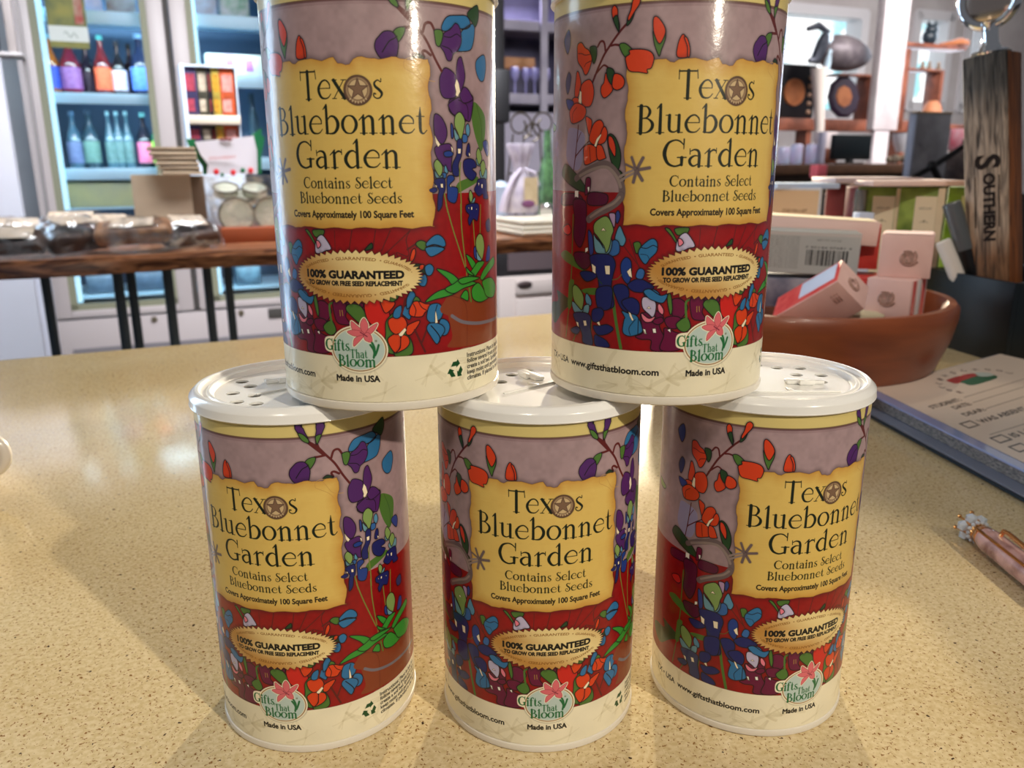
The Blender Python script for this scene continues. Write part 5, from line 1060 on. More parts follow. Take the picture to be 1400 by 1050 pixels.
# chest and dark rack at the far left
g = G(); a1 = F(57, 430, 3.4)[0]; g.box(-.5, 0, 0, .5, 0, .92+F(50, 388, 3.4)[1]+.2, .006); solo('white_cabinet', g, mat('white enamel side', (196,200,214), .45), 'plain white cabinet left of the fridge, under the table end', 'cabinet', S(a1, 3.4, -.92), RZ)
rk = thing('wall_rack', 'dark and pale slatted rack at the top left corner beside the fridge', 'rack', S(F(10, 40, 3.2)[0], 3.2, F(10, 76, 3.2)[1]), RZ)
g = G(); g.box(-.25, .03, 0, .12, 0, .012, .003); part('rack_shelf', g, mat('grey shelf', (170,166,166), .5), rk)
for q in range(5):
    g = G(); g.box(-.20+.048*q, -.175+.048*q, .02, .05, .012, .34, .003); part('slat', g, mat('dark slat', (40,36,40), .5) if q % 2 else mat('pale slat', (150,142,140), .5), rk)
for x in (-.24, .02):
    g = G(); g.box(x, x+.012, .10, .12, -.6, .4); part('upright', g, mat('grey upright', (120,116,116), .5), rk)
# ---- goods on the table
M_wrap = bpy.data.materials.new('cellophane'); M_wrap.use_nodes = True; nt = M_wrap.node_tree; nt.nodes.clear()
w_o = nt.nodes.new('ShaderNodeOutputMaterial'); w_m = nt.nodes.new('ShaderNodeMixShader'); w_t = nt.nodes.new('ShaderNodeBsdfTransparent'); w_g = nt.nodes.new('ShaderNodeBsdfGlossy'); w_g.inputs['Roughness'].default_value = .24
w_c = nt.nodes.new('ShaderNodeTexCoord'); w_n = nt.nodes.new('ShaderNodeTexNoise'); w_n.inputs['Scale'].default_value = 34; w_n.inputs['Detail'].default_value = 4; nt.links.new(w_c.outputs['Object'], w_n.inputs['Vector'])
w_r = nt.nodes.new('ShaderNodeMapRange'); w_r.inputs['From Min'].default_value = .42; w_r.inputs['From Max'].default_value = .70; w_r.inputs['To Min'].default_value = .04; w_r.inputs['To Max'].default_value = .55; nt.links.new(w_n.outputs['Fac'], w_r.inputs[0]); nt.links.new(w_r.outputs[0], w_m.inputs[0])
w_b = nt.nodes.new('ShaderNodeBump'); w_b.inputs['Strength'].default_value = 1.0; w_b.inputs['Distance'].default_value = .006; nt.links.new(w_n.outputs['Fac'], w_b.inputs['Height']); nt.links.new(w_b.outputs[0], w_g.inputs['Normal'])
nt.links.new(w_t.outputs[0], w_m.inputs[1]); nt.links.new(w_g.outputs[0], w_m.inputs[2]); nt.links.new(w_m.outputs[0], w_o.inputs[0])
M_choc = [mat('brown bark', (84,56,42), .5, noise=(58,38,30), nscale=30), mat('tan bark', (168,126,92), .55, noise=(110,74,50), nscale=26), mat('dark bark', (48,34,30), .5, noise=(76,52,40), nscale=30)]
M_paperc = mat('cream label card', (222,206,188), .6, noise=(196,172,142), nscale=12)
pk = [(14, 329, 92, -8, 2, .034), (22, 300, 86, 10, 0, .040), (96, 325, 80, 36, 2, .050), (100, 282, 84, -6, 0, .044), (146, 303, 72, 20, 0, .044), (186, 328, 96, -5, 1, .044), (184, 296, 64, 26, 0, .036), (256, 320, 76, 14, 0, .044), (222, 300, 46, -18, 2, .030)]
words = ['front left, cut by the picture edge', 'behind the front left one', 'dark, tilted with its cream card facing up', 'thin, furthest back', 'behind the dark tilted one', 'long and tan, at the front centre', 'pale, behind the long tan one', 'last at the right, beside the clear jars', 'small dark one against the kraft box']
for q, (X, Y, wpx, ang, mi, hh) in enumerate(pk):
    b = TB+.065+(330-Y)*.0088; a, z = F(X, Y, b); L = wpx/FPX*b/.93
    t = thing('wrapped_bark', 'cellophane wrapped slab of bark, '+words[q], 'package', S(a, b, TZ+.017), 0, 'cellophane packages on the live edge table', rot=(math.radians(17+4*math.cos(q*1.7)), math.radians(3*math.sin(q*2.1)), RZ+math.radians(ang)))
    R2 = random.Random(q); g = G(); g.box(-L*.42, L*.42, -.045, .045, .002, hh, .016, 3)
    for v in g.bm.verts: v.co.z += .25*hh*math.sin(v.co.x*40+q); v.co.y += .006*math.sin(v.co.x*60+q)
    for v in g.bm.verts: v.co.z = max(v.co.z, .001)
    part('bark_slab', g, M_choc[mi], t)
    g = G(); g.box(-L*(.30-.03*(q%3)), L*(.28-.05*(q%2)), -.030, .028, hh+.25*hh+.001, hh+.25*hh+.0025); part('label_card', g, M_paperc, t)
    g = G(); bmesh.ops.create_grid(g.bm, x_segments=14, y_segments=8, size=1)
    for v in g.bm.verts:
        x, y = v.co.x, v.co.y; e = max(abs(x), abs(y))**4; v.co = Vector((x*L*.50, y*.056, max(.001, (hh*1.30+.004)*(1-e)+R2.uniform(0, .008))))
    part('cellophane', g, M_wrap, t)
# kraft box with stacked envelopes
kb = thing('kraft_box', 'plain kraft card box holding the stack of kraft envelopes', 'box', S(F(222, 260, 2.42)[0], 2.50, TZ+.001), RZ)
kw = F(262, 265, 2.42)[0]-F(180, 265, 2.42)[0]; kh = F(220, 240, 2.42)[1]-TZ
M_kr = mat('kraft card', (172,150,124), .75, noise=(150,130,106), nscale=20)
g = G(); g.box(-kw/2, kw/2, -.06, -.056, 0, kh); g.box(-kw/2, kw/2, .056, .06, 0, kh); part('front_panels', g, mat('pale kraft', (196,178,154), .7, noise=(182,164,140), nscale=8), kb)
g = G(); g.box(-kw/2, -kw/2+.004, -.056, .056, 0, kh); g.box(kw/2-.004, kw/2, -.056, .056, 0, kh); g.box(-kw/2, kw/2, -.056, .056, 0, .004); part('side_panels', g, M_kr, kb)
g = G(); g.box(kw/2, kw/2+.035, -.05, .05, 0, kh*.98); part('side_wing', g, mat('brown kraft side', (122,100,80), .7), kb)
ea = F(243, 215, 2.46)[0]; ez = TZ+kh+.002
for q in range(6):
    g = G(); w_ = .098+.004*q; h_ = .0085; g.box(-w_/2-.004*q*0, w_/2, -.05, .05, 0, h_, .0015)
    solo('kraft_envelope', g, M_kr if q % 2 else mat('light kraft', (190,168,140), .7), 'kraft envelope box, %s of the stack on the kraft box' % ('lowest', 'second from the bottom', 'third from the bottom', 'third from the top', 'second from the top', 'topmost')[q], 'box', S(ea-.004*q+.004, 2.46, ez+q*.0125), RZ+math.radians((1.5, -1, 1, -1.5, 1, 0)[q]), 'stacked kraft boxes')
    if q < 5:
        g = G(); g.box(-w_/2+.004, w_/2-.004, -.046, .046, h_, .0123); o = solo('gap_shade_sheet', g, mat('dark gap shade', (96,76,58), .8), 'thin dark sheet for the shaded gap above the %s kraft envelope' % ('lowest', 'second', 'third', 'fourth', 'fifth')[q], 'card', S(ea-.004*q+.004, 2.46, ez+q*.0125), RZ, 'gap shade sheets')  # dark sheets fill the gaps between envelopes, gap shade is in their colour
# clear jar case on brown tray, bag of fruit snacks, card rack
JB = 2.36
ja0, ja1 = F(302, 318, JB)[0], F(400, 318, JB)[0]
g = G(); g.box(ja0, ja1, JB-.02, JB+.14, TZ, F(320, 311, JB)[1], .003); M_tr = mat('orange brown tray', (150,74,40), .5)
jt = thing('treat_tray', 'orange brown tray under the clear case of round tins', 'tray', S(0, 0, 0), RZ); part('tray_body', g, M_tr, jt)
cs = thing('clear_case', 'clear crinkled plastic case of round tins on the orange brown tray', 'case', S(0, 0, 0), RZ)
z0 = F(320, 311, JB)[1]+.001; z1 = F(320, 241, JB)[1]; xl0, xl1 = F(298, 311, JB)[0], F(275, 241, JB)[0]
g = G(); poly = [(xl0, z0), (ja1, z0), (ja1, z1), (xl1, z1)]; a = [g.v((x, JB, z)) for x, z in poly]; b_ = [g.v((x, JB+.12, z)) for x, z in poly]
g.bm.faces.new(a); g.bm.faces.new(b_[::-1])
for i in range(4): g.bm.faces.new((a[i], b_[i], b_[(i+1) % 4], a[(i+1) % 4]))
bmesh.ops.subdivide_edges(g.bm, edges=g.bm.edges[:], cuts=6, use_grid_fill=True)
R2 = random.Random(9)
for v in g.bm.verts: v.co += Vector((R2.uniform(-.002, .002), R2.uniform(-.003, .003), R2.uniform(-.001, .001)))
part('case_shell', g, M_wrap, cs)
M_tin = mat('pale round tin', (196,198,180), .3, .3, noise=(170,174,156), nscale=12); M_rim = mat('tin rim', (120,116,104), .3, .8)
for q, (X, Y) in enumerate(((324, 294), (372, 292), (312, 262), (352, 262), (338, 272))):
    a, z = F(X, Y, JB+.03); r = .050 if q < 2 else .036
    t = thing('round_tin', 'pale round tin in the clear case, '+('front one standing on edge', 'half hidden behind the upper left can', 'upper left one', 'upper right one', 'tilted one in the middle')[q], 'tin', S(a, JB+.045+(.0 if q < 2 else .045), z), RZ, 'tins in the clear case')
    Mx = Matrix.Rotation(math.radians(90 if q < 2 else 24), 4, 'X'); g = G().at(Mx); g.lathe([(0, .010), (r*.90, .010), (r*.90, -.010), (0, -.010)], 32); part('tin_body', g, M_tin, t)
    g = G().at(Mx); g.tube([(r*.92*math.cos(k*math.pi/16), r*.92*math.sin(k*math.pi/16), .010) for k in range(32)], .003, 6, True); part('tin_rim', g, M_rim, t)
# gusseted bag
BB = 2.50
ba, bz = F(308, 243, BB); bg = thing('snack_bag', 'white and green pouch with red fruit print standing above the clear case', 'bag', S(ba, BB, z1+.004), RZ)
def bp_(X, Y): a, z = F(X, Y, BB); return (a-ba, z-(z1+.004))
g = G(); front = [bp_(*q) for q in ((283, 243), (352, 241), (350, 205), (346, 186), (266, 194), (274, 212), (284, 225))]; front = [(x, max(z, 0)) for x, z in front]
a = [g.v((x, -.006-.014*math.sin(math.pi*min(1, z/.11)), z)) for x, z in front]; b2 = [g.v((x, .012, z)) for x, z in front]; g.bm.faces.new(a); g.bm.faces.new(b2[::-1])
for i in range(len(a)): g.bm.faces.new((a[i], b2[i], b2[(i+1) % len(a)], a[(i+1) % len(a)]))
M_bagw = mat('satin white pouch', (212,206,212), .4); bagf = part('pouch_front', g, M_bagw, bg)
M_grn = mat('dark green pouch edge', (16,96,56), .4)
for poly in (((254, 190), (266, 190), (275, 212), (286, 226), (286, 243), (278, 243), (277, 228), (262, 207)), ((344, 184), (358, 175), (357, 184), (362, 188), (357, 215), (358, 243), (351, 243), (349, 215))):
    P = [bp_(*q) for q in poly]; g = G(); a = [g.v((x, -.004, max(z, 0))) for x, z in P]; b2 = [g.v((x, .004, max(z, 0))) for x, z in P]; g.bm.faces.new(a); g.bm.faces.new(b2[::-1])
    for i in range(len(a)): g.bm.faces.new((a[i], b2[i], b2[(i+1) % len(a)], a[(i+1) % len(a)]))
    part('gusset', g, M_grn, bg, 'dark green side gusset')
M_st = mat('strawberry print', (200,40,44), .4)
for X, Y, r, m in ((295, 235, .009, M_st), (318, 236, .009, M_st), (342, 233, .009, M_st), (331, 233, .008, M_grn), (303, 239, .006, M_grn)):
    x, z = bp_(X, Y); g = G(); g.ico((x, -.0165, z), r, 1, (1, .25, 1)); part('fruit_print', g, m, bagf)
g = text_geo('STRAWBERRY', .0085, .0006, .0002); x, z = bp_(286, 219); bmesh.ops.transform(g.bm, verts=g.bm.verts, matrix=Matrix.Translation((x-.002, -.0212, z)) @ Matrix.Rotation(math.radians(-4), 4, 'Y') @ Matrix.Rotation(math.radians(90), 4, 'X')); part('pouch_lettering', g, mat('outlined red print', (196,140,140), .5), bagf)
g = G(); x, z = bp_(308, 191); g.ball((x-.010, -.018, z), .008, 10, (1, .3, .5)); g.ball((x+.010, -.018, z), .008, 10, (1, .3, .5)); g.ball((x, -.019, z), .004, 8); part('ribbon_bow', g, mat('dark red bow', (110,30,34), .5), bagf)
# card rack with bright covers
CB = 2.62
cr = thing('card_rack', 'white two tier card rack of colourful covers in front of the fridge seam', 'rack', S(0, 0, 0), RZ)
a0, z1_ = F(244, 87, CB); a1 = F(322, 90, CB)[0]; g = G()
g.box(a0, a0+.012, CB-.01, CB+.10, TZ, z1_, .002); g.box(a0, a1, CB+.09, CB+.10, TZ, z1_); g.box(a0, a1, CB, CB+.10, z1_-.006, z1_); g.box(a1-.004, a1, CB, CB+.10, TZ, z1_)
M_rkw = mat('white acrylic rack', (206,220,236), .3, coat=.5); part('rack_frame', g, M_rkw, cr)
zt_ = F(285, 158, CB)[1]; g = G(); g.box(a0+.012, a1, CB-.012, CB+.09, F(285, 170, CB)[1], zt_, .002); part('rack_tier', g, mat('cream tier lip', (216,204,184), .5), cr)
zt2 = F(285, 190, CB)[1]; g = G(); g.box(a0+.012, a1, CB-.012, CB+.09, TZ, zt2-.04, .002); part('rack_foot', g, M_rkw, cr)
cols = [((60,54,96), (170,60,80), 252, 271, 'navy card with pink figure'), ((74,72,58), (196,182,160), 271, 285, 'olive card with cream panels'), ((26,24,38), (120,44,40), 285, 291, 'narrow black card'), ((196,172,70), (206,150,40), 291, 302, 'yellow card'), ((214,92,46), (214,150,140), 302, 322, 'orange and pink card')]
for tier, (zb, Yt) in enumerate(((zt_, 92), (zt2-.039, 172))):
    for c1, c2, X0, X1, nm in cols:
        x0, x1 = F(X0, 130, CB)[0], F(X1, 130, CB)[0]; h = F(285, Yt, CB)[1]-zb
        t = thing('greeting_card', nm+(' on the upper tier of the rack' if tier == 0 else ' on the lower tier of the rack'), 'card', S((x0+x1)/2, CB+.008, zb+.001), RZ, 'cards in the rack'); w_ = x1-x0-.001
        g = G(); g.box(-w_/2, w_/2, 0, .010, 0, h, .001); part('cover', g, mat('card cover', c1, .5, noise=tuple(int(c*.7) for c in c1), nscale=30), t)
        g = G(); R2 = random.Random(X0+tier); g.box(-w_*.36, w_*.36, -.001, 0, h*.50, h*.86); 
        if tier == 0: g.box(-w_*.40, w_*.2, -.001, 0, h*.08, h*.34)
        part('cover_art', g, mat('cover art', c2, .5, noise=tuple(int(c*.75) for c in c2), nscale=60), t)
# ------------------------------------------------------------------ seen between the two upper cans
ub = 3.85
g = G(); a0, a1 = F(676, 80, ub)[0], F(690, 80, ub)[0]; g.box(a0-.03, a1, ub, ub+.05, -.92, 1.2, .004); solo('black_post', g, M_blk, 'tall narrow black post in the gap right of the upper left can', 'post', S(0, 0, 0), RZ)
g = G(); box_st(g, 676, 698, 94, 168, 3.1, .12, .01); z_ = F(688, 168, 3.1)[1]; z9 = F(688, 205, 3.1)[1]; solo('black_speaker', g, mat('matt black case', (16,15,18), .6), 'black upright case clamped in front of the black post', 'speaker', S(0, 0, 0), RZ)
M_cab = mat('grey lilac cabinet paint', (150,144,156), .6, noise=(126,120,134), nscale=6)
hc = thing('glass_hutch', 'grey lilac glass fronted hutch with shelves, far behind the gap between the cans', 'cabinet', S(0, 0, 0), RZ)
HBk = 4.9; a0, a1 = F(660, 100, HBk)[0], F(800, 100, HBk)[0]
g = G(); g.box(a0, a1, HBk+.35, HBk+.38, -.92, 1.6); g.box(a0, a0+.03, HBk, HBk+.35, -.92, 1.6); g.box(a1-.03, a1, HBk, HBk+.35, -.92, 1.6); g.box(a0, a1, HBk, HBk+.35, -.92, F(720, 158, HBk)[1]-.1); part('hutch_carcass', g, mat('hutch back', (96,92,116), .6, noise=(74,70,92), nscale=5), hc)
for Y in ((28, 42), (128, 142)):
    z1h, z0h = F(720, Y[0], HBk)[1], F(720, Y[1], HBk)[1]; g = G(); g.box(a0+.03, a1-.03, HBk, HBk+.34, z0h, z1h, .003); part('hutch_shelf', g, M_cab, hc)
g = G(); x0, x1 = F(738, 90, HBk)[0], F(747, 90, HBk)[0]; g.box(x0, x1, HBk-.02, HBk, -.2, 1.6); part('hutch_stile', g, M_cab, hc)
g = G(); g.box(a0, a1, HBk-.05, HBk+.36, -.92, F(720, 150, HBk)[1]-.02); part('hutch_base', g, mat('grey violet base', (150,144,158), .6), hc)
zsh = F(720, 128, HBk)[1]
g = G(); box_st(g, 690, 732, 78, 95, HBk+.12, .08, .01); solo('wood_bowl', g, mat('orange brown wood', (176,126,84), .5, noise=(150,100,64), nscale=10), 'orange brown wooden box on the upper hutch shelf', 'box', S(0, 0, 0), RZ)
for q, X in enumerate((704, 719, 731, 746)):
    b = HBk+.06+.03*(q % 2); a, z = F(X, 128, b); g = G(); h = .16; g.lathe([(.028, 0), (.030, .003), (.006, .008), (.005, h*.45), (.024, h*.60), (.030, h*.8), (.027, h), (.025, h), (.027, h*.8), (.0, h*.56)], 18)
    solo('wine_glass', g, mat('lilac glass', (206,200,255), .1, trans=.6, coat=1), 'lilac glass on the hutch shelf, %s from the left' % ('first', 'second', 'third', 'fourth')[q], 'glass', S(a, b, zsh+.001), RZ, 'glasses in the hutch')
light('AREA', S((a0+a1)/2, HBk+.1, 1.2), 8, (.70, .68, 1.0), .5, S((a0+a1)/2, HBk+.2, -1), .1)
# things on the table seen in the gap
sb = 2.40
def ga(X, Y, b=sb): return F(X, Y, b)
# folded cloth
g = G(); a0, a1 = ga(668, 300)[0], ga(790, 300)[0]
for q in range(3): g.box(a0+.006*q, a1-.005*q, TB+.03+.01*q, TB+.30, TZ+.002+q*.016, TZ+.016+q*.016, .006, 3)
for v in g.bm.verts: v.co.z += .004*math.sin(v.co.x*23)*(1 if v.co.z > TZ+.02 else 0)
solo('folded_cloth', g, mat('cream linen', (214,204,184), .8, bump=.2, bscale=120), 'folded cream cloth on the live edge table between the upper cans', 'cloth', S(0, 0, 0), RZ)
# sachet bag
sa, sz = ga(712, 279); szb = TZ+.053
sx_ = thing('lavender_sachet', 'sheer lilac gathered sachet bag with cream tag on the folded cloth', 'bag', S(sa, sb, szb), RZ)
g = G(); H_ = ga(712, 196)[1]-szb; rr_ = (ga(733, 270)[0]-ga(688, 270)[0])/2
g.lathe([(0, 0), (rr_*.9, .002), (rr_, .012), (rr_*.86, H_*.35), (rr_*.45, H_*.55), (rr_*.34, H_*.64), (rr_*.5, H_*.78), (rr_*.72, H_*.97), (rr_*.68, H_), (rr_*.42, H_*.80)], 36)
for v in g.bm.verts:
    a_ = math.atan2(v.co.y, v.co.x); k_ = 1+.10*math.sin(a_*9)*(.3+v.co.z/H_); v.co.x *= k_; v.co.y *= k_*.75
part('sachet_body', g, mat('sheer lilac organza', (176,166,184), .5, noise=(206,198,206), nscale=30), sx_)
g = G(); tw = rr_*.62; g.box(-tw*.3, tw, -rr_*.86, -rr_*.84, H_*.12, H_*.52); part('tag', g, mat('cream tag', (206,186,150), .6, noise=(190,168,132), nscale=30), sx_)
g = G(); g.ball((tw*.1, -rr_*.86, H_*.14), rr_*.34, 14, (1.2, .12, .6)); part('purple_seal', g, mat('purple seal', (120,72,110), .5), sx_)
g = G(); g.tube([(-rr_*.1, -rr_*.3, H_*.64), (-rr_*.7, -rr_*.5, H_*.5), (-rr_*1.15, -rr_*.5, H_*.25), (-rr_*1.3, -rr_*.4, .006)], [.004, .007, .011, .013], 8); g.tube([(rr_*.1, -rr_*.3, H_*.64), (rr_*.6, -rr_*.5, H_*.58), (rr_*.9, -rr_*.4, H_*.4)], [.004, .006, .005], 8); part('ribbon', g, mat('pale lilac ribbon', (200,190,206), .4), sx_)
# iron scroll basket
ib = 2.62; ia, iz = ga(727, 280, ib); wb = thing('scroll_stand', 'dark bronze scrolled wire stand behind the sachet, curls at its top', 'stand', S(ia, ib, TZ+.001), RZ); M_iron = mat('bronze wire', (74,66,56), .35, .6)
hz = ga(727, 150, ib)[1]-TZ
def spiral(cx, cz, r, t0, t1, n=20): return [(cx+r*(1-.6*i/n)*math.cos(t0+(t1-t0)*i/n), 0, cz+r*(1-.6*i/n)*math.sin(t0+(t1-t0)*i/n)) for i in range(n+1)]
for q, (cx, cz, r, t0, t1) in enumerate(((-.045, hz-.05, .048, -1.2, 7), (.045, hz-.045, .045, 4.3, -4), (0, hz-.07, .035, -1.5, 5))):
    g = G(); g.tube(spiral(cx, cz, r, t0, t1), .0035, 6); part('scroll', g, M_iron, wb)
for x in (-.07, -.03, .03, .07):
    g = G(); g.tube([(x*.6, .02, 0), (x*1.3, .0, hz*.4), (x, 0, hz-.08)], .003, 6); part('wire_upright', g, M_iron, wb)
g = G(); g.tube([(.075*math.cos(k*math.pi/12), .03*math.sin(k*math.pi/12), .004) for k in range(24)], .0035, 6, True); g.tube([(.085*math.cos(k*math.pi/12), .03*math.sin(k*math.pi/12), hz*.45) for k in range(24)], .003, 6, True); part('wire_ring', g, M_iron, wb)
# green glass bottle and a small silver jar
a, z = ga(748, 260, 2.5); g = G(); r = .030; h = ga(748, 178, 2.5)[1]-TZ; g.lathe([(0, 0), (r, 0), (r*1.05, .01), (r, h*.55), (r*.5, h*.75), (r*.4, h), (0, h)], 24); solo('glass_bottle', g, mat('green bottle glass', (90,130,84), .1, coat=1, noise=(40,60,44), nscale=30), 'green glass bottle beside the left edge of the upper right can', 'bottle', S(a, 2.5, TZ), RZ)
a, z = ga(741, 275, 2.33); g = G(); g.lathe([(0, 0), (.018, 0), (.02, .004), (.02, .026), (.014, .032), (0, .033)], 24); solo('silver_pot', g, mat('silver tin', (190,190,190), .2, .9), 'small silver pot right of the sachet bag', 'jar', S(a, 2.30, TZ+.053), RZ)
g = G(); a, z = ga(684, 200, 2.55); g.lathe([(0, 0), (.022, 0), (.022, .11), (.026, .13), (.018, .145), (0, .15)], 20); solo('spray_bottle', g, mat('pale blue plastic', (170,186,206), .3), 'pale blue topped bottle against the right side of the upper left can', 'bottle', S(a, 2.55, TZ), RZ)
# black appliance and drawer cabinet below the table
DBk = 3.2
dc = thing('drawer_cabinet', 'off white cabinet with oval dark drawer pull, seen low between the upper cans', 'cabinet', S(0, 0, 0), RZ); M_ow = mat('off white paint', (178,166,160), .5)
a0, a1 = F(682, 400, DBk)[0], F(850, 400, DBk)[0]; zt = F(715, 378, DBk)[1]
g = G(); g.box(a0, a1, DBk, DBk+.5, -.92, zt, .004); part('cabinet_body', g, M_ow, dc)
x0, x1 = F(704, 400, DBk)[0], F(840, 400, DBk)[0]; g = G(); g.box(x0, x1, DBk-.014, DBk, F(715, 402, DBk)[1], F(715, 382, DBk)[1], .004); dw = part('drawer', g, M_ow, dc)
g = G(); a, z = F(718, 389, DBk-.02); g.ball((a, DBk-.016, z), .035, 20, (1.05, .25, .42)); part('oval_pull', g, mat('dark bronze pull', (70,58,58), .4, .4), dw)
g = G(); g.box(x0, x1, DBk-.014, DBk, -.86, F(715, 408, DBk)[1], .004); part('drawer', g, M_ow, dc)
ap = thing('microwave', 'black microwave with glossy door standing on the off white cabinet', 'microwave', S(0, 0, 0), RZ)
g = G(); g.box(a0+.005, a1, DBk+.02, DBk+.42, zt+.001, F(715, 343, DBk)[1]+.04, .006); part('microwave_body', g, M_blk, ap)
g = G(); g.box(F(696, 355, DBk)[0], a1-.05, DBk+.012, DBk+.02, F(715, 370, DBk)[1], F(715, 344, DBk)[1]+.02); part('microwave_door', g, mat('smoked door glass', (84,72,74), .15, coat=1), ap)
# ------------------------------------------------------------------ right: cartons on the counter behind the bowl
cb = 1.17
def yb(X, Y, y=cb): return Yp(X, Y, y)
def counter_box(X0, X1, Yt, y, th, rz, m, name, label, cat, grp=None, bev=.0012, z0=0.0):
    P0, P1 = yb(X0, Yt, y), yb(X1, Yt, y); w_ = (P1.x-P0.x); t = thing(name, label, cat, ((P0.x+P1.x)/2, y+th/2, z0), math.radians(rz), grp); g = G(); g.box(-w_/2, w_/2, -th/2, th/2, 0, (P0.z+P1.z)/2-z0, bev); part('carton', g, m, t); return t, w_, (P0.z+P1.z)/2-z0
M_kcream = mat('kraft cream card', (206,178,142), .6, noise=(196,166,130), nscale=20)
t, w_, h_ = counter_box(1064, 1132, 257, 1.10, .05, -22, mat('white carton', (214,216,222), .5), 'gift_carton', 'white carton with cream story card behind the bowl, nearest the upper right can', 'box', 'cartons behind the bowl')
KA = Art(0, 60, 0, 60, 10, (212,184,148)); sans(KA, 'STORY FOR A GIFT', 14, 46, 44, 2.4, (120,88,62), .08)
for q, s_ in enumerate(('a little time to soothe my', 'thoughts and wait for the', 'quiet of a slow evening', 'and rest with a warm cup')): sans(KA, s_, 6, 54, 36-q*6.5, 2.2, (140,108,80), .0)
g = G(); ww = w_*.42; g.quad([(-ww, -.0262, h_*.42), (ww*1.05, -.0262, h_*.42), (ww*1.1, -.0262, h_*.985), (-ww, -.0262, h_*.985)]); part('story_card', g, art_mat('story card', KA, .6), t, 'cream card with brown lines of text', flat=True)
t, w_, h_ = counter_box(1141, 1166, 252, 1.15, .05, -20, M_mar, 'gift_carton', 'plain maroon carton between the cream card and the silver tube', 'box', 'cartons behind the bowl')
t, w_, h_ = counter_box(1172, 1192, 256, 1.19, .06, 2, M_mar, 'gift_carton', 'dark maroon carton right behind the silver tube', 'box', 'cartons behind the bowl')
a = yb(1176, 259, 1.12); g = G(); g.lathe([(0, 0), (.0075, 0), (.0082, .004), (.0082, a.z-.003), (.0075, a.z), (0, a.z)], 28); solo('silver_tube', g, mat('brushed silver tube', (150,150,150), .25, .7), 'slim silver tube standing before the maroon cartons', 'tube', (a.x, 1.115, 0))
M_leaf = mat('leafy green print', (158,180,84), .5, noise=(78,104,36), nscale=22)
TA = Art(0, 30, 0, 90, 9, (226,212,184)); sans(TA, 'GREEN LEAF', 6, 24, 80, 1.8, (110,100,80), .0); TA.stroke([(9, 70), (15, 71.5), (21, 70)], .4, (120,108,84)); TA.fill([star(15, 71, 1.8, .7, 5)], (110,96,70))
for q in range(9): TA.stroke([(8, 58-q*4.2), (22, 58-q*4.2)], .3, (170,154,122))
M_tag = art_mat('carton tag', TA, .6)
for q, (X0, X1, y, nm) in enumerate(((1190, 1249, 1.10, 'left of the silver marker, showing its whole tag'), (1250, 1306, 1.07, 'directly behind the topmost pink cube and markers'), (1315, 1362, 1.12, 'mostly hidden behind the tap handle'))):
    t, w_, h_ = counter_box(X0, X1, 256, y, .05, -30, M_leaf, 'tea_carton', 'leafy green carton with cream tag, '+nm, 'box', 'green cartons behind the bowl')
    g = G(); x0, x1 = -w_*.22+.004, w_*.26+.004; g.quad([(x0, -.0258, .03), (x1, -.0258, .03), (x1, -.0258, h_*.94), (x0, -.0258, h_*.94)]); part('cream_tag', g, M_tag, t, flat=True)
    g = G(); g.box(w_*.34, w_*.5, -.0256, -.025, .001, h_-.001); part('cream_edge', g, M_cream, t)
t, w_, h_ = counter_box(1175, 1196, 291, 1.04, .02, 0, M_lav, 'small_carton', 'tiny lavender white box corner above the cream pink carton', 'box')
# shallow pinkish lids lying over the cartons
M_plid = mat('pinkish white lid', (226,204,204), .5)
zc_ = yb(1200, 252, 1.12).z
for q, (X0, X1, Yt, y, th, m, lb) in enumerate(((1062, 1150, 251, 1.105, .08, mat('blue white lid', (196,214,240), .4), 'flat blue white lid on the carton with the cream card'), (1143, 1262, 243, 1.13, .10, M_plid, 'flat pinkish lid on the maroon cartons, behind the others'), (1195, 1330, 247, 1.06, .12, mat('rose cream lid', (232,206,198), .5), 'flat rose cream lid across the leafy green cartons'))):
    P0, P1 = yb(X0, Yt, y), yb(X1, Yt, y); zz_ = (P0.z+P1.z)/2; g = G(); g.box(-(P1.x-P0.x)/2, (P1.x-P0.x)/2, 0, th, -.007, 0, .0015); solo('flat_lid', g, m, lb, 'lid', ((P0.x+P1.x)/2, y, max(zz_, .187+.002*q)), math.radians((2, -2, -3)[q]), 'flat lids on the cartons')
# ------------------------------------------------------------------ right back: post, cubby shelves, ornaments, counter
PB = 3.9
g = G(); a0, a1 = F(1206, 60, PB)[0], F(1240, 60, PB)[0]; c0, c1 = F(1196, 200, PB)[0]-.02, F(1214, 200, PB)[0]-.02; zm = F(1210, 178, PB)[1]; zb = F(1210, 226, PB)[1]
g.box(a0, a1, PB, PB+.06, zm, 1.95, .006); g.box(c0+.02, c1+.03, PB+.01, PB+.05, -.92, zm, .004)
solo('white_post', g, mat('white painted post', (214,208,210), .6, noise=(196,186,190), nscale=9), 'thick white painted wooden post between the two right windows', 'post', S(0, 0, 0), RZ)
M_cub = mat('red brown shelf wood', (150,88,66), .5, noise=(104,58,44), nscale=10)
CBk = 4.3
cu_ = thing('cubby_shelves', 'red brown open cubby shelves along the windows at the right', 'shelves', S(0, 0, 0), RZ)
def cub(X0, X1, Y0, Y1, nm='shelf_board', dep=.13):
    g = G(); box_st(g, X0, X1, Y0, Y1, CBk, dep, .002); part(nm, g, M_cub, cu_)
cub(1040, 1262, 163, 179); cub(1148, 1198, 101, 104); cub(1189, 1196, 102, 170, 'shelf_upright'); cub(1240, 1322, 60, 66); cub(1238, 1290, 94, 97); cub(1284, 1288, 96, 158, 'shelf_upright'); cub(1232, 1240, 66, 178, 'shelf_upright'); cub(1255, 1345, 170, 177); cub(1312, 1326, 60, 62)
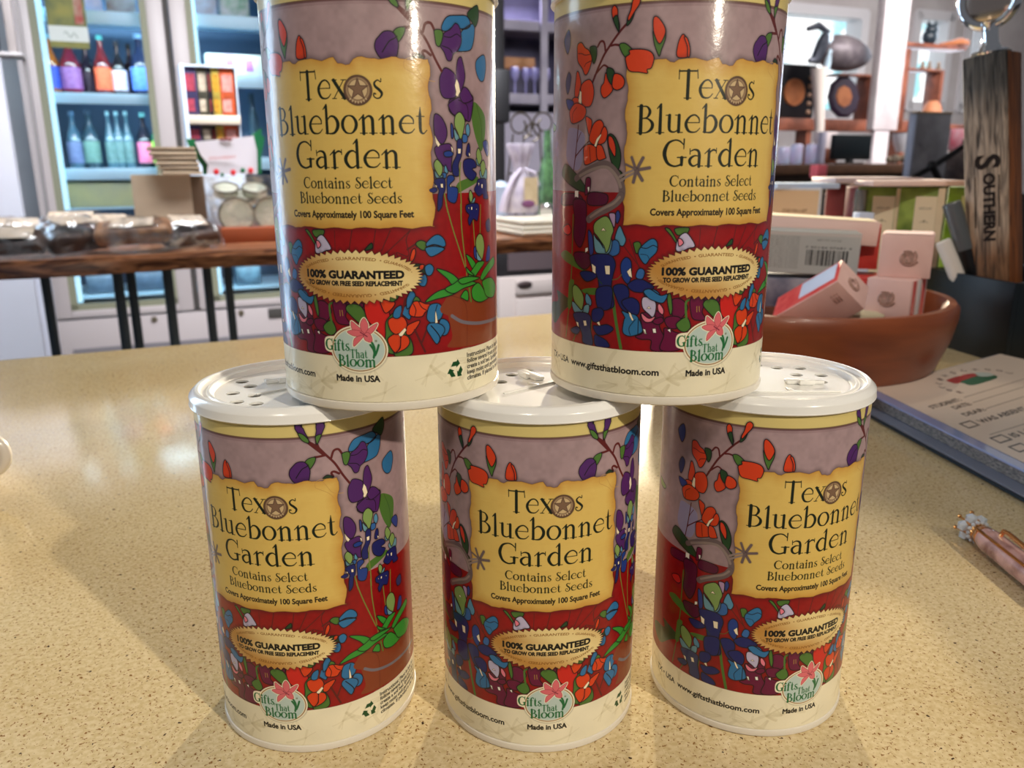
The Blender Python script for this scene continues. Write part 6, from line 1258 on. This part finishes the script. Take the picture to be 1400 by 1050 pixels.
def legc(X):
    a = F(X, 170, CBk)[0]; g = G(); g.box(a-.02, a+.02, CBk+.02, CBk+.12, -.92, F(X, 178, CBk)[1]); part('floor_leg', g, M_cub, cu_)
legc(1110); legc(1240); legc(1326)
M_blkp = mat('black panel', (24,22,26), .4); M_org = mat('orange brown wood slice', (190,116,68), .5, noise=(160,92,50), nscale=12)
zsf = F(1151, 163, CBk)[1]+.001
# square framed piece
t = thing('framed_slice', 'black square frame with round orange brown slice, by the upper right can', 'ornament', S(F(1089, 160, CBk+.05)[0], CBk+.06, zsf+.003), RZ, 'ornaments on the cubby shelves')
w_ = F(1116, 120, CBk+.05)[0]-F(1066, 120, CBk+.05)[0]; h_ = F(1090, 88, CBk+.05)[1]-zsf
g = G(); g.box(-w_/2, w_/2, 0, .04, 0, h_, .01); part('black_frame', g, M_blkp, t)
g = G().at(Matrix.Translation((-w_*.10, -.001, h_*.48)) @ Matrix.Rotation(math.radians(90), 4, 'X')); g.lathe([(0, .012), (w_*.27, .012), (w_*.28, 0), (0, 0)], 28); part('wood_disc', g, M_org, t)
for q in range(5):
    g = G(); g.ico((w_*.32, -.006, h_*(.12+.16*q)), .016, 1); part('stud', g, mat('beige stud', (176,140,116), .5), t)
# hexagon slice
t = thing('round_slice', 'dark rimmed round slice with brown centre, resting on the shelf board left of the post', 'ornament', S(F(1151, 160, CBk+.04)[0], CBk+.05, zsf+.003), RZ, 'ornaments on the cubby shelves')
r_ = (F(1173, 140, CBk)[0]-F(1131, 140, CBk)[0])/2*1.02
g = G().at(Matrix.Translation((0, 0, r_)) @ Matrix.Rotation(math.radians(83), 4, 'X')); g.lathe([(0, .03), (r_*.86, .03), (r_, .012), (r_, 0), (0, 0)], 10); part('dark_rim', g, mat('dark plum wood', (48,34,54), .4), t)
g = G().at(Matrix.Translation((-r_*.15, 0, r_)) @ Matrix.Rotation(math.radians(83), 4, 'X')); g.lathe([(0, .036), (r_*.50, .036), (r_*.52, .028), (0, .028)], 8); part('brown_centre', g, M_org, t)
# pale stand between them
g = G(); g.tube([S(F(1124, 82, 4.1)[0], 4.12, F(1124, 92, 4.1)[1]), S(F(1124, 120, 4.1)[0], 4.12, F(1124, 130, 4.1)[1]), S(F(1124, 168, 4.1)[0], 4.12, F(1124, 172, 4.1)[1]), S(F(1124, 200, 4.1)[0], 4.12, -.92)], [.05, .035, .03, .03], 12); solo('pale_stand', g, mat('pale ivory stand', (212,200,192), .5), 'pale ivory stem stand carrying the grey oval ornament', 'stand')
# grey oval ornament with handles
oa, oz = F(1158, 73, 4.1); t = thing('oval_ornament', 'large grey oval vessel with scrolled handle before the bright window', 'ornament', S(oa, 4.12, oz), RZ)
L_ = (F(1199, 73, 4.1)[0]-F(1130, 73, 4.1)[0])/2
g = G().at(Matrix.Rotation(math.radians(4), 4, 'Y') @ Matrix.Rotation(math.radians(90), 4, 'Y')); n = 20; g.lathe([(0, -L_)]+[(L_*.50*math.sqrt(max(0, 1-(q/10-1)**2))*(1-.18*(q/10-1)), L_*(q/10-1)) for q in range(1, 20)]+[(0, L_)], 28); part('vessel_body', g, mat('pewter grey', (116,108,112), .45, .3, noise=(92,84,90), nscale=20), t)
g = G(); g.tube([(-L_*.7, 0, L_*.55), (-L_*1.1, 0, L_*.72), (-L_*1.5, 0, L_*.60)], [.016, .022, .014], 8); g.tube([(-L_*.8, 0, L_*.45), (-L_*1.0, -.02, L_*.2), (-L_*1.12, 0, -.05), (-L_*1.35, 0, -L_*.25)], [.03, .04, .036, .014], 8); part('scrolled_handle', g, mat('dark pewter', (70,74,84), .3, .5), t)
g = G(); g.tube([(L_*.95, 0, -L_*.02), (L_*1.08, 0, -L_*.02)], [.014, .010], 8); part('tip', g, M_blkp, t)
g = G(); g.tube([(-L_*.75, -.02, L_*.5), (-L_*.8, -.05, 0), (-L_*.75, -.02, -L_*.5)], .02, 8); part('pale_band', g, mat('pale blue band', (190,214,230), .3), t)
# black cat shaped figure and driftwood on the high shelf
zh = F(1281, 60, CBk)[1]+.001; a = F(1271, 50, CBk+.1)[0]
t = thing('dark_figurine', 'small dark eared figurine on the high shelf before the right window', 'figurine', S(a, CBk+.1, zh+.002), RZ)
g = G(); g.ball((0, 0, .055), .058, 16, (1, .8, .95)); g.ball((0, -.01, .10), .048, 16, (1.05, .8, .8)); part('figurine_body', g, mat('dark slate glaze', (36,48,58), .35), t)
for s_ in (-1, 1): g = G().at(Matrix.Translation((s_*.034, -.01, .13))); g.lathe([(.018, 0), (0, .032)], 10); part('ear', g, mat('dark slate glaze', (36,48,58), .35), t)
g = G(); a = F(1304, 55, CBk+.1)[0]; w_ = .13
g.tube([(-w_, 0, .012), (-w_*.3, 0, .022), (w_*.5, 0, .034), (w_*1.0, 0, .030)], [.010, .018, .034, .028], 10)
for v in g.bm.verts: v.co.z = max(v.co.z, .001)
solo('driftwood', g, M_org, 'brown driftwood wedge on the high shelf right of the dark figurine', 'driftwood', S(a, CBk+.1, zh+.002), RZ)
zh2 = F(1264, 94, CBk)[1]+.001
for q, X in enumerate((1261, 1270, 1283)):
    g = G(); g.lathe([(0, 0), (.020, 0), (.022, .01), (.010, .035), (.012, .05), (0, .062)], 12); solo('small_figurine', g, mat('brown cream figurine', (170,140,110), .5, noise=(90,70,54), nscale=40), 'tiny brown figurine on the second shelf, %s' % ('leftmost of three', 'middle of three', 'rightmost of three')[q], 'figurine', S(F(X, 92, CBk+.08)[0], CBk+.08, zh2+.001), RZ, 'tiny figurines')
g = G(); g.lathe([(0, 0), (.05, 0), (.07, .03), (.055, .09), (.03, .12), (0, .12)], 20); solo('terracotta_pot', g, mat('terracotta', (186,120,84), .6), 'terracotta pot on the lower shelf right of the white post', 'pot', S(F(1246, 160, CBk+.05)[0]-.0, CBk+.08-.19, F(1246, 163, CBk-.11)[1]-.0), RZ)
# brown counter with monitor, jars and small things
KB = 3.3
kc = thing('back_counter', 'brown wooden counter top below the black monitor', 'counter', S(0, 0, 0), RZ)
kz = F(1200, 224, KB)[1]; a0, a1 = F(1040, 230, KB)[0], F(1345, 230, KB)[0]
g = G(); g.box(a0, a1, KB, KB+.5, kz-.05, kz, .004); part('counter_top', g, wood('dark brown counter', (96,66,46), (60,40,28), 8), kc)
g = G(); g.box(a0+.02, a1-.02, KB+.03, KB+.47, -.92, kz-.05); part('counter_base', g, mat('brown counter base', (74,56,44), .6), kc)
mo = thing('monitor', 'black flat monitor on the brown counter left of the white post', 'monitor', S(F(1172, 220, KB+.1)[0], KB+.14, kz+.001), RZ)
w_ = F(1198, 200, KB+.1)[0]-F(1147, 200, KB+.1)[0]; h_ = F(1172, 184, KB+.1)[1]-kz
g = G(); g.box(-w_/2, w_/2, 0, .03, .02, h_, .004); part('screen', g, mat('dark screen', (10,18,22), .3), mo)
g = G(); g.box(-.06, .06, -.03, .06, 0, .008, .002); g.box(-.015, .015, .0, .03, .006, .03); part('monitor_foot', g, M_blk, mo)
M_fros = mat('frosted blue glass', (186,200,228), .25, coat=.6, noise=(206,190,222), nscale=10); M_lp = mat('pink contents', (240,140,176), .5)
for q, (X, wp, Yt) in enumerate(((1071, 20, 200), (1088, 20, 196), (1109, 22, 196))):
    b = KB+.1; a = F(X, 220, b)[0]; r = wp/2/FPX*b; h = F(X, Yt, b)[1]-kz
    t = thing('storage_jar', 'frosted blue jar on the brown counter, '+('leftmost, by the upper right can', 'middle one, pink inside', 'rightmost of the three')[q], 'jar', S(a, b, kz+.001), RZ, 'frosted jars')
    g = G(); g.lathe([(0, 0), (r*.9, 0), (r, .01), (r, h*.85), (r*.8, h*.95), (0, h*.96)], 24); part('jar_body', g, M_fros, t)
    if q == 1: g = G(); g.ball((0, -r*.72, h*.66), r*.42, 12, (1, .5, 1)); g.ball((0, -r*.72, h*.28), r*.36, 12, (1, .5, 1)); part('pink_print', g, M_lp, t)
g = G(); a = F(1124, 205, KB+.05)[0]; g.box(a-.014, a+.014, KB+.04, KB+.07, kz+.001, F(1124, 180, KB+.05)[1], .004); solo('grey_upright', g, mat('lilac grey post', (170,166,184), .4), 'slim lilac grey upright beside the frosted jars', 'post', S(0, 0, 0), RZ)
st_solo('small_box', 1127, 1144, 180, 203, KB+.25, .08, mat('pinkish white box', (226,212,212), .5), 'pinkish white box on the ledge left of the monitor', 'box')
st_solo('ledge_block', 1126, 1145, 203, 222, KB+.25, .10, M_cub, 'brown block under the pinkish white box', 'block', floor=kz+.001)
st_solo('pink_box', 1118, 1131, 225, 243, 2.9, .05, mat('bright pink card', (240,110,120), .4), 'bright pink slim box in front of the brown counter', 'box')
# white cups and clutter right of the post
for q, X in enumerate((1233,)):
    a = F(X, 205, KB+.15)[0]; g = G(); g.lathe([(0, 0), (.03, 0), (.05, .05), (.058, .10), (.055, .10), (.03, .01)], 24); solo('white_cup', g, mat('white cup', (232,232,240), .3, coat=.4), 'white cup on the brown counter right of the white post', 'cup', S(a, KB+.15, F(X, 208, KB+.15)[1]), RZ)
g = G(); R2 = random.Random(2)
for q in range(10): g.ico((R2.uniform(-.10, .09), R2.uniform(-.03, .03), R2.uniform(.012, .03)), R2.uniform(.012, .026), 1)
for v in g.bm.verts: v.co.z = max(v.co.z, .001)
solo('dried_sprig', g, mat('dark dried leaves', (60,50,44), .7, noise=(130,116,96), nscale=30), 'dark dried sprig lying at the foot of the white cup', 'plant', S(F(1226, 218, KB+.1)[0], KB+.10, kz+.001), RZ)
# acrylic sign holder, black stand, rock
AH = 2.2
t = thing('sign_holder', 'grey translucent acrylic sign holder behind the green cartons', 'sign holder', S(0, 0, 0), RZ)
a0, a1 = F(1240, 200, AH)[0], F(1296, 200, AH)[0]; zt = F(1270, 155, AH)[1]; z0 = TZ*0+F(1270, 262, AH)[1]
M_acr = mat('grey acrylic', (206,202,208), .15, coat=1, noise=(150,144,148), nscale=5)
g = G(); g.box(a0, a1, AH, AH+.006, z0, zt, .001); part('back_panel', g, M_acr, t)
g = G(); g.box(a0, a0+.010, AH-.022, AH+.006, z0, zt-.005, .001); part('side_edge', g, mat('pale acrylic edge', (190,194,216), .15, coat=1), t)
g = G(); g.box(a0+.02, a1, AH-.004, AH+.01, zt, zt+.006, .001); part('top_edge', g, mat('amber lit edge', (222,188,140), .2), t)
g = G(); g.box(a0-.02, a1+.02, AH-.03, AH+.03, z0-.008, z0); sd = part('holder_foot', g, M_acr, t)
sdz = z0-.008
g = G(); g.box(a0-.15, a1+.35, AH-.14, AH+.25, -.92, sdz-.001, .005); solo('side_stand', g, mat('dark side stand', (70,60,56), .6), 'dark stand carrying the acrylic holder and black easel', 'stand', S(0, 0, 0), RZ)
ez_ = thing('easel', 'black angled display arm with knob beside the acrylic holder', 'easel', S(0, 0, 0), RZ)
p = lambda X, Y, b: (F(X, Y, b)[0], b, F(X, Y, b)[1])
g = G(); g.tube([p(1250, 242, 2.12), p(1278, 226, 2.12), p(1325, 195, 2.12)], .010, 8); part('arm', g, M_blk, ez_)
g = G(); g.tube([p(1274, 226, 2.12), p(1284, 246, 2.12), (p(1284, 246, 2.12)[0], 2.12, sdz)], .012, 8); part('strut', g, M_blk, ez_)
for q_ in (p(1274, 227, 2.09), p(1323, 194, 2.09)):
    g = G(); g.ball(q_, .018, 12); part('knob', g, M_blk, ez_)
g = G(); q = p(1312, 240, 2.26); g.ico((0, 0, 0), .085, 3, (1.25, .8, .95))
for v in g.bm.verts: v.co *= 1+.06*math.sin(v.co.x*60)+.05*math.sin(v.co.z*70+1)
bmesh.ops.translate(g.bm, verts=g.bm.verts, vec=(0, 0, .075)); solo('grey_rock', g, mat('grey brown geode', (120,104,100), .6, noise=(84,70,68), nscale=30), 'rough grey brown rock behind the black angled arm', 'rock', S(q[0], q[1], sdz), RZ)
st_solo('pink_card', 1300, 1330, 176, 205, 2.9, .01, mat('pink white card', (244,206,216), .5, noise=(240,110,130), nscale=10), 'pink and white card leaning above the grey rock', 'card')
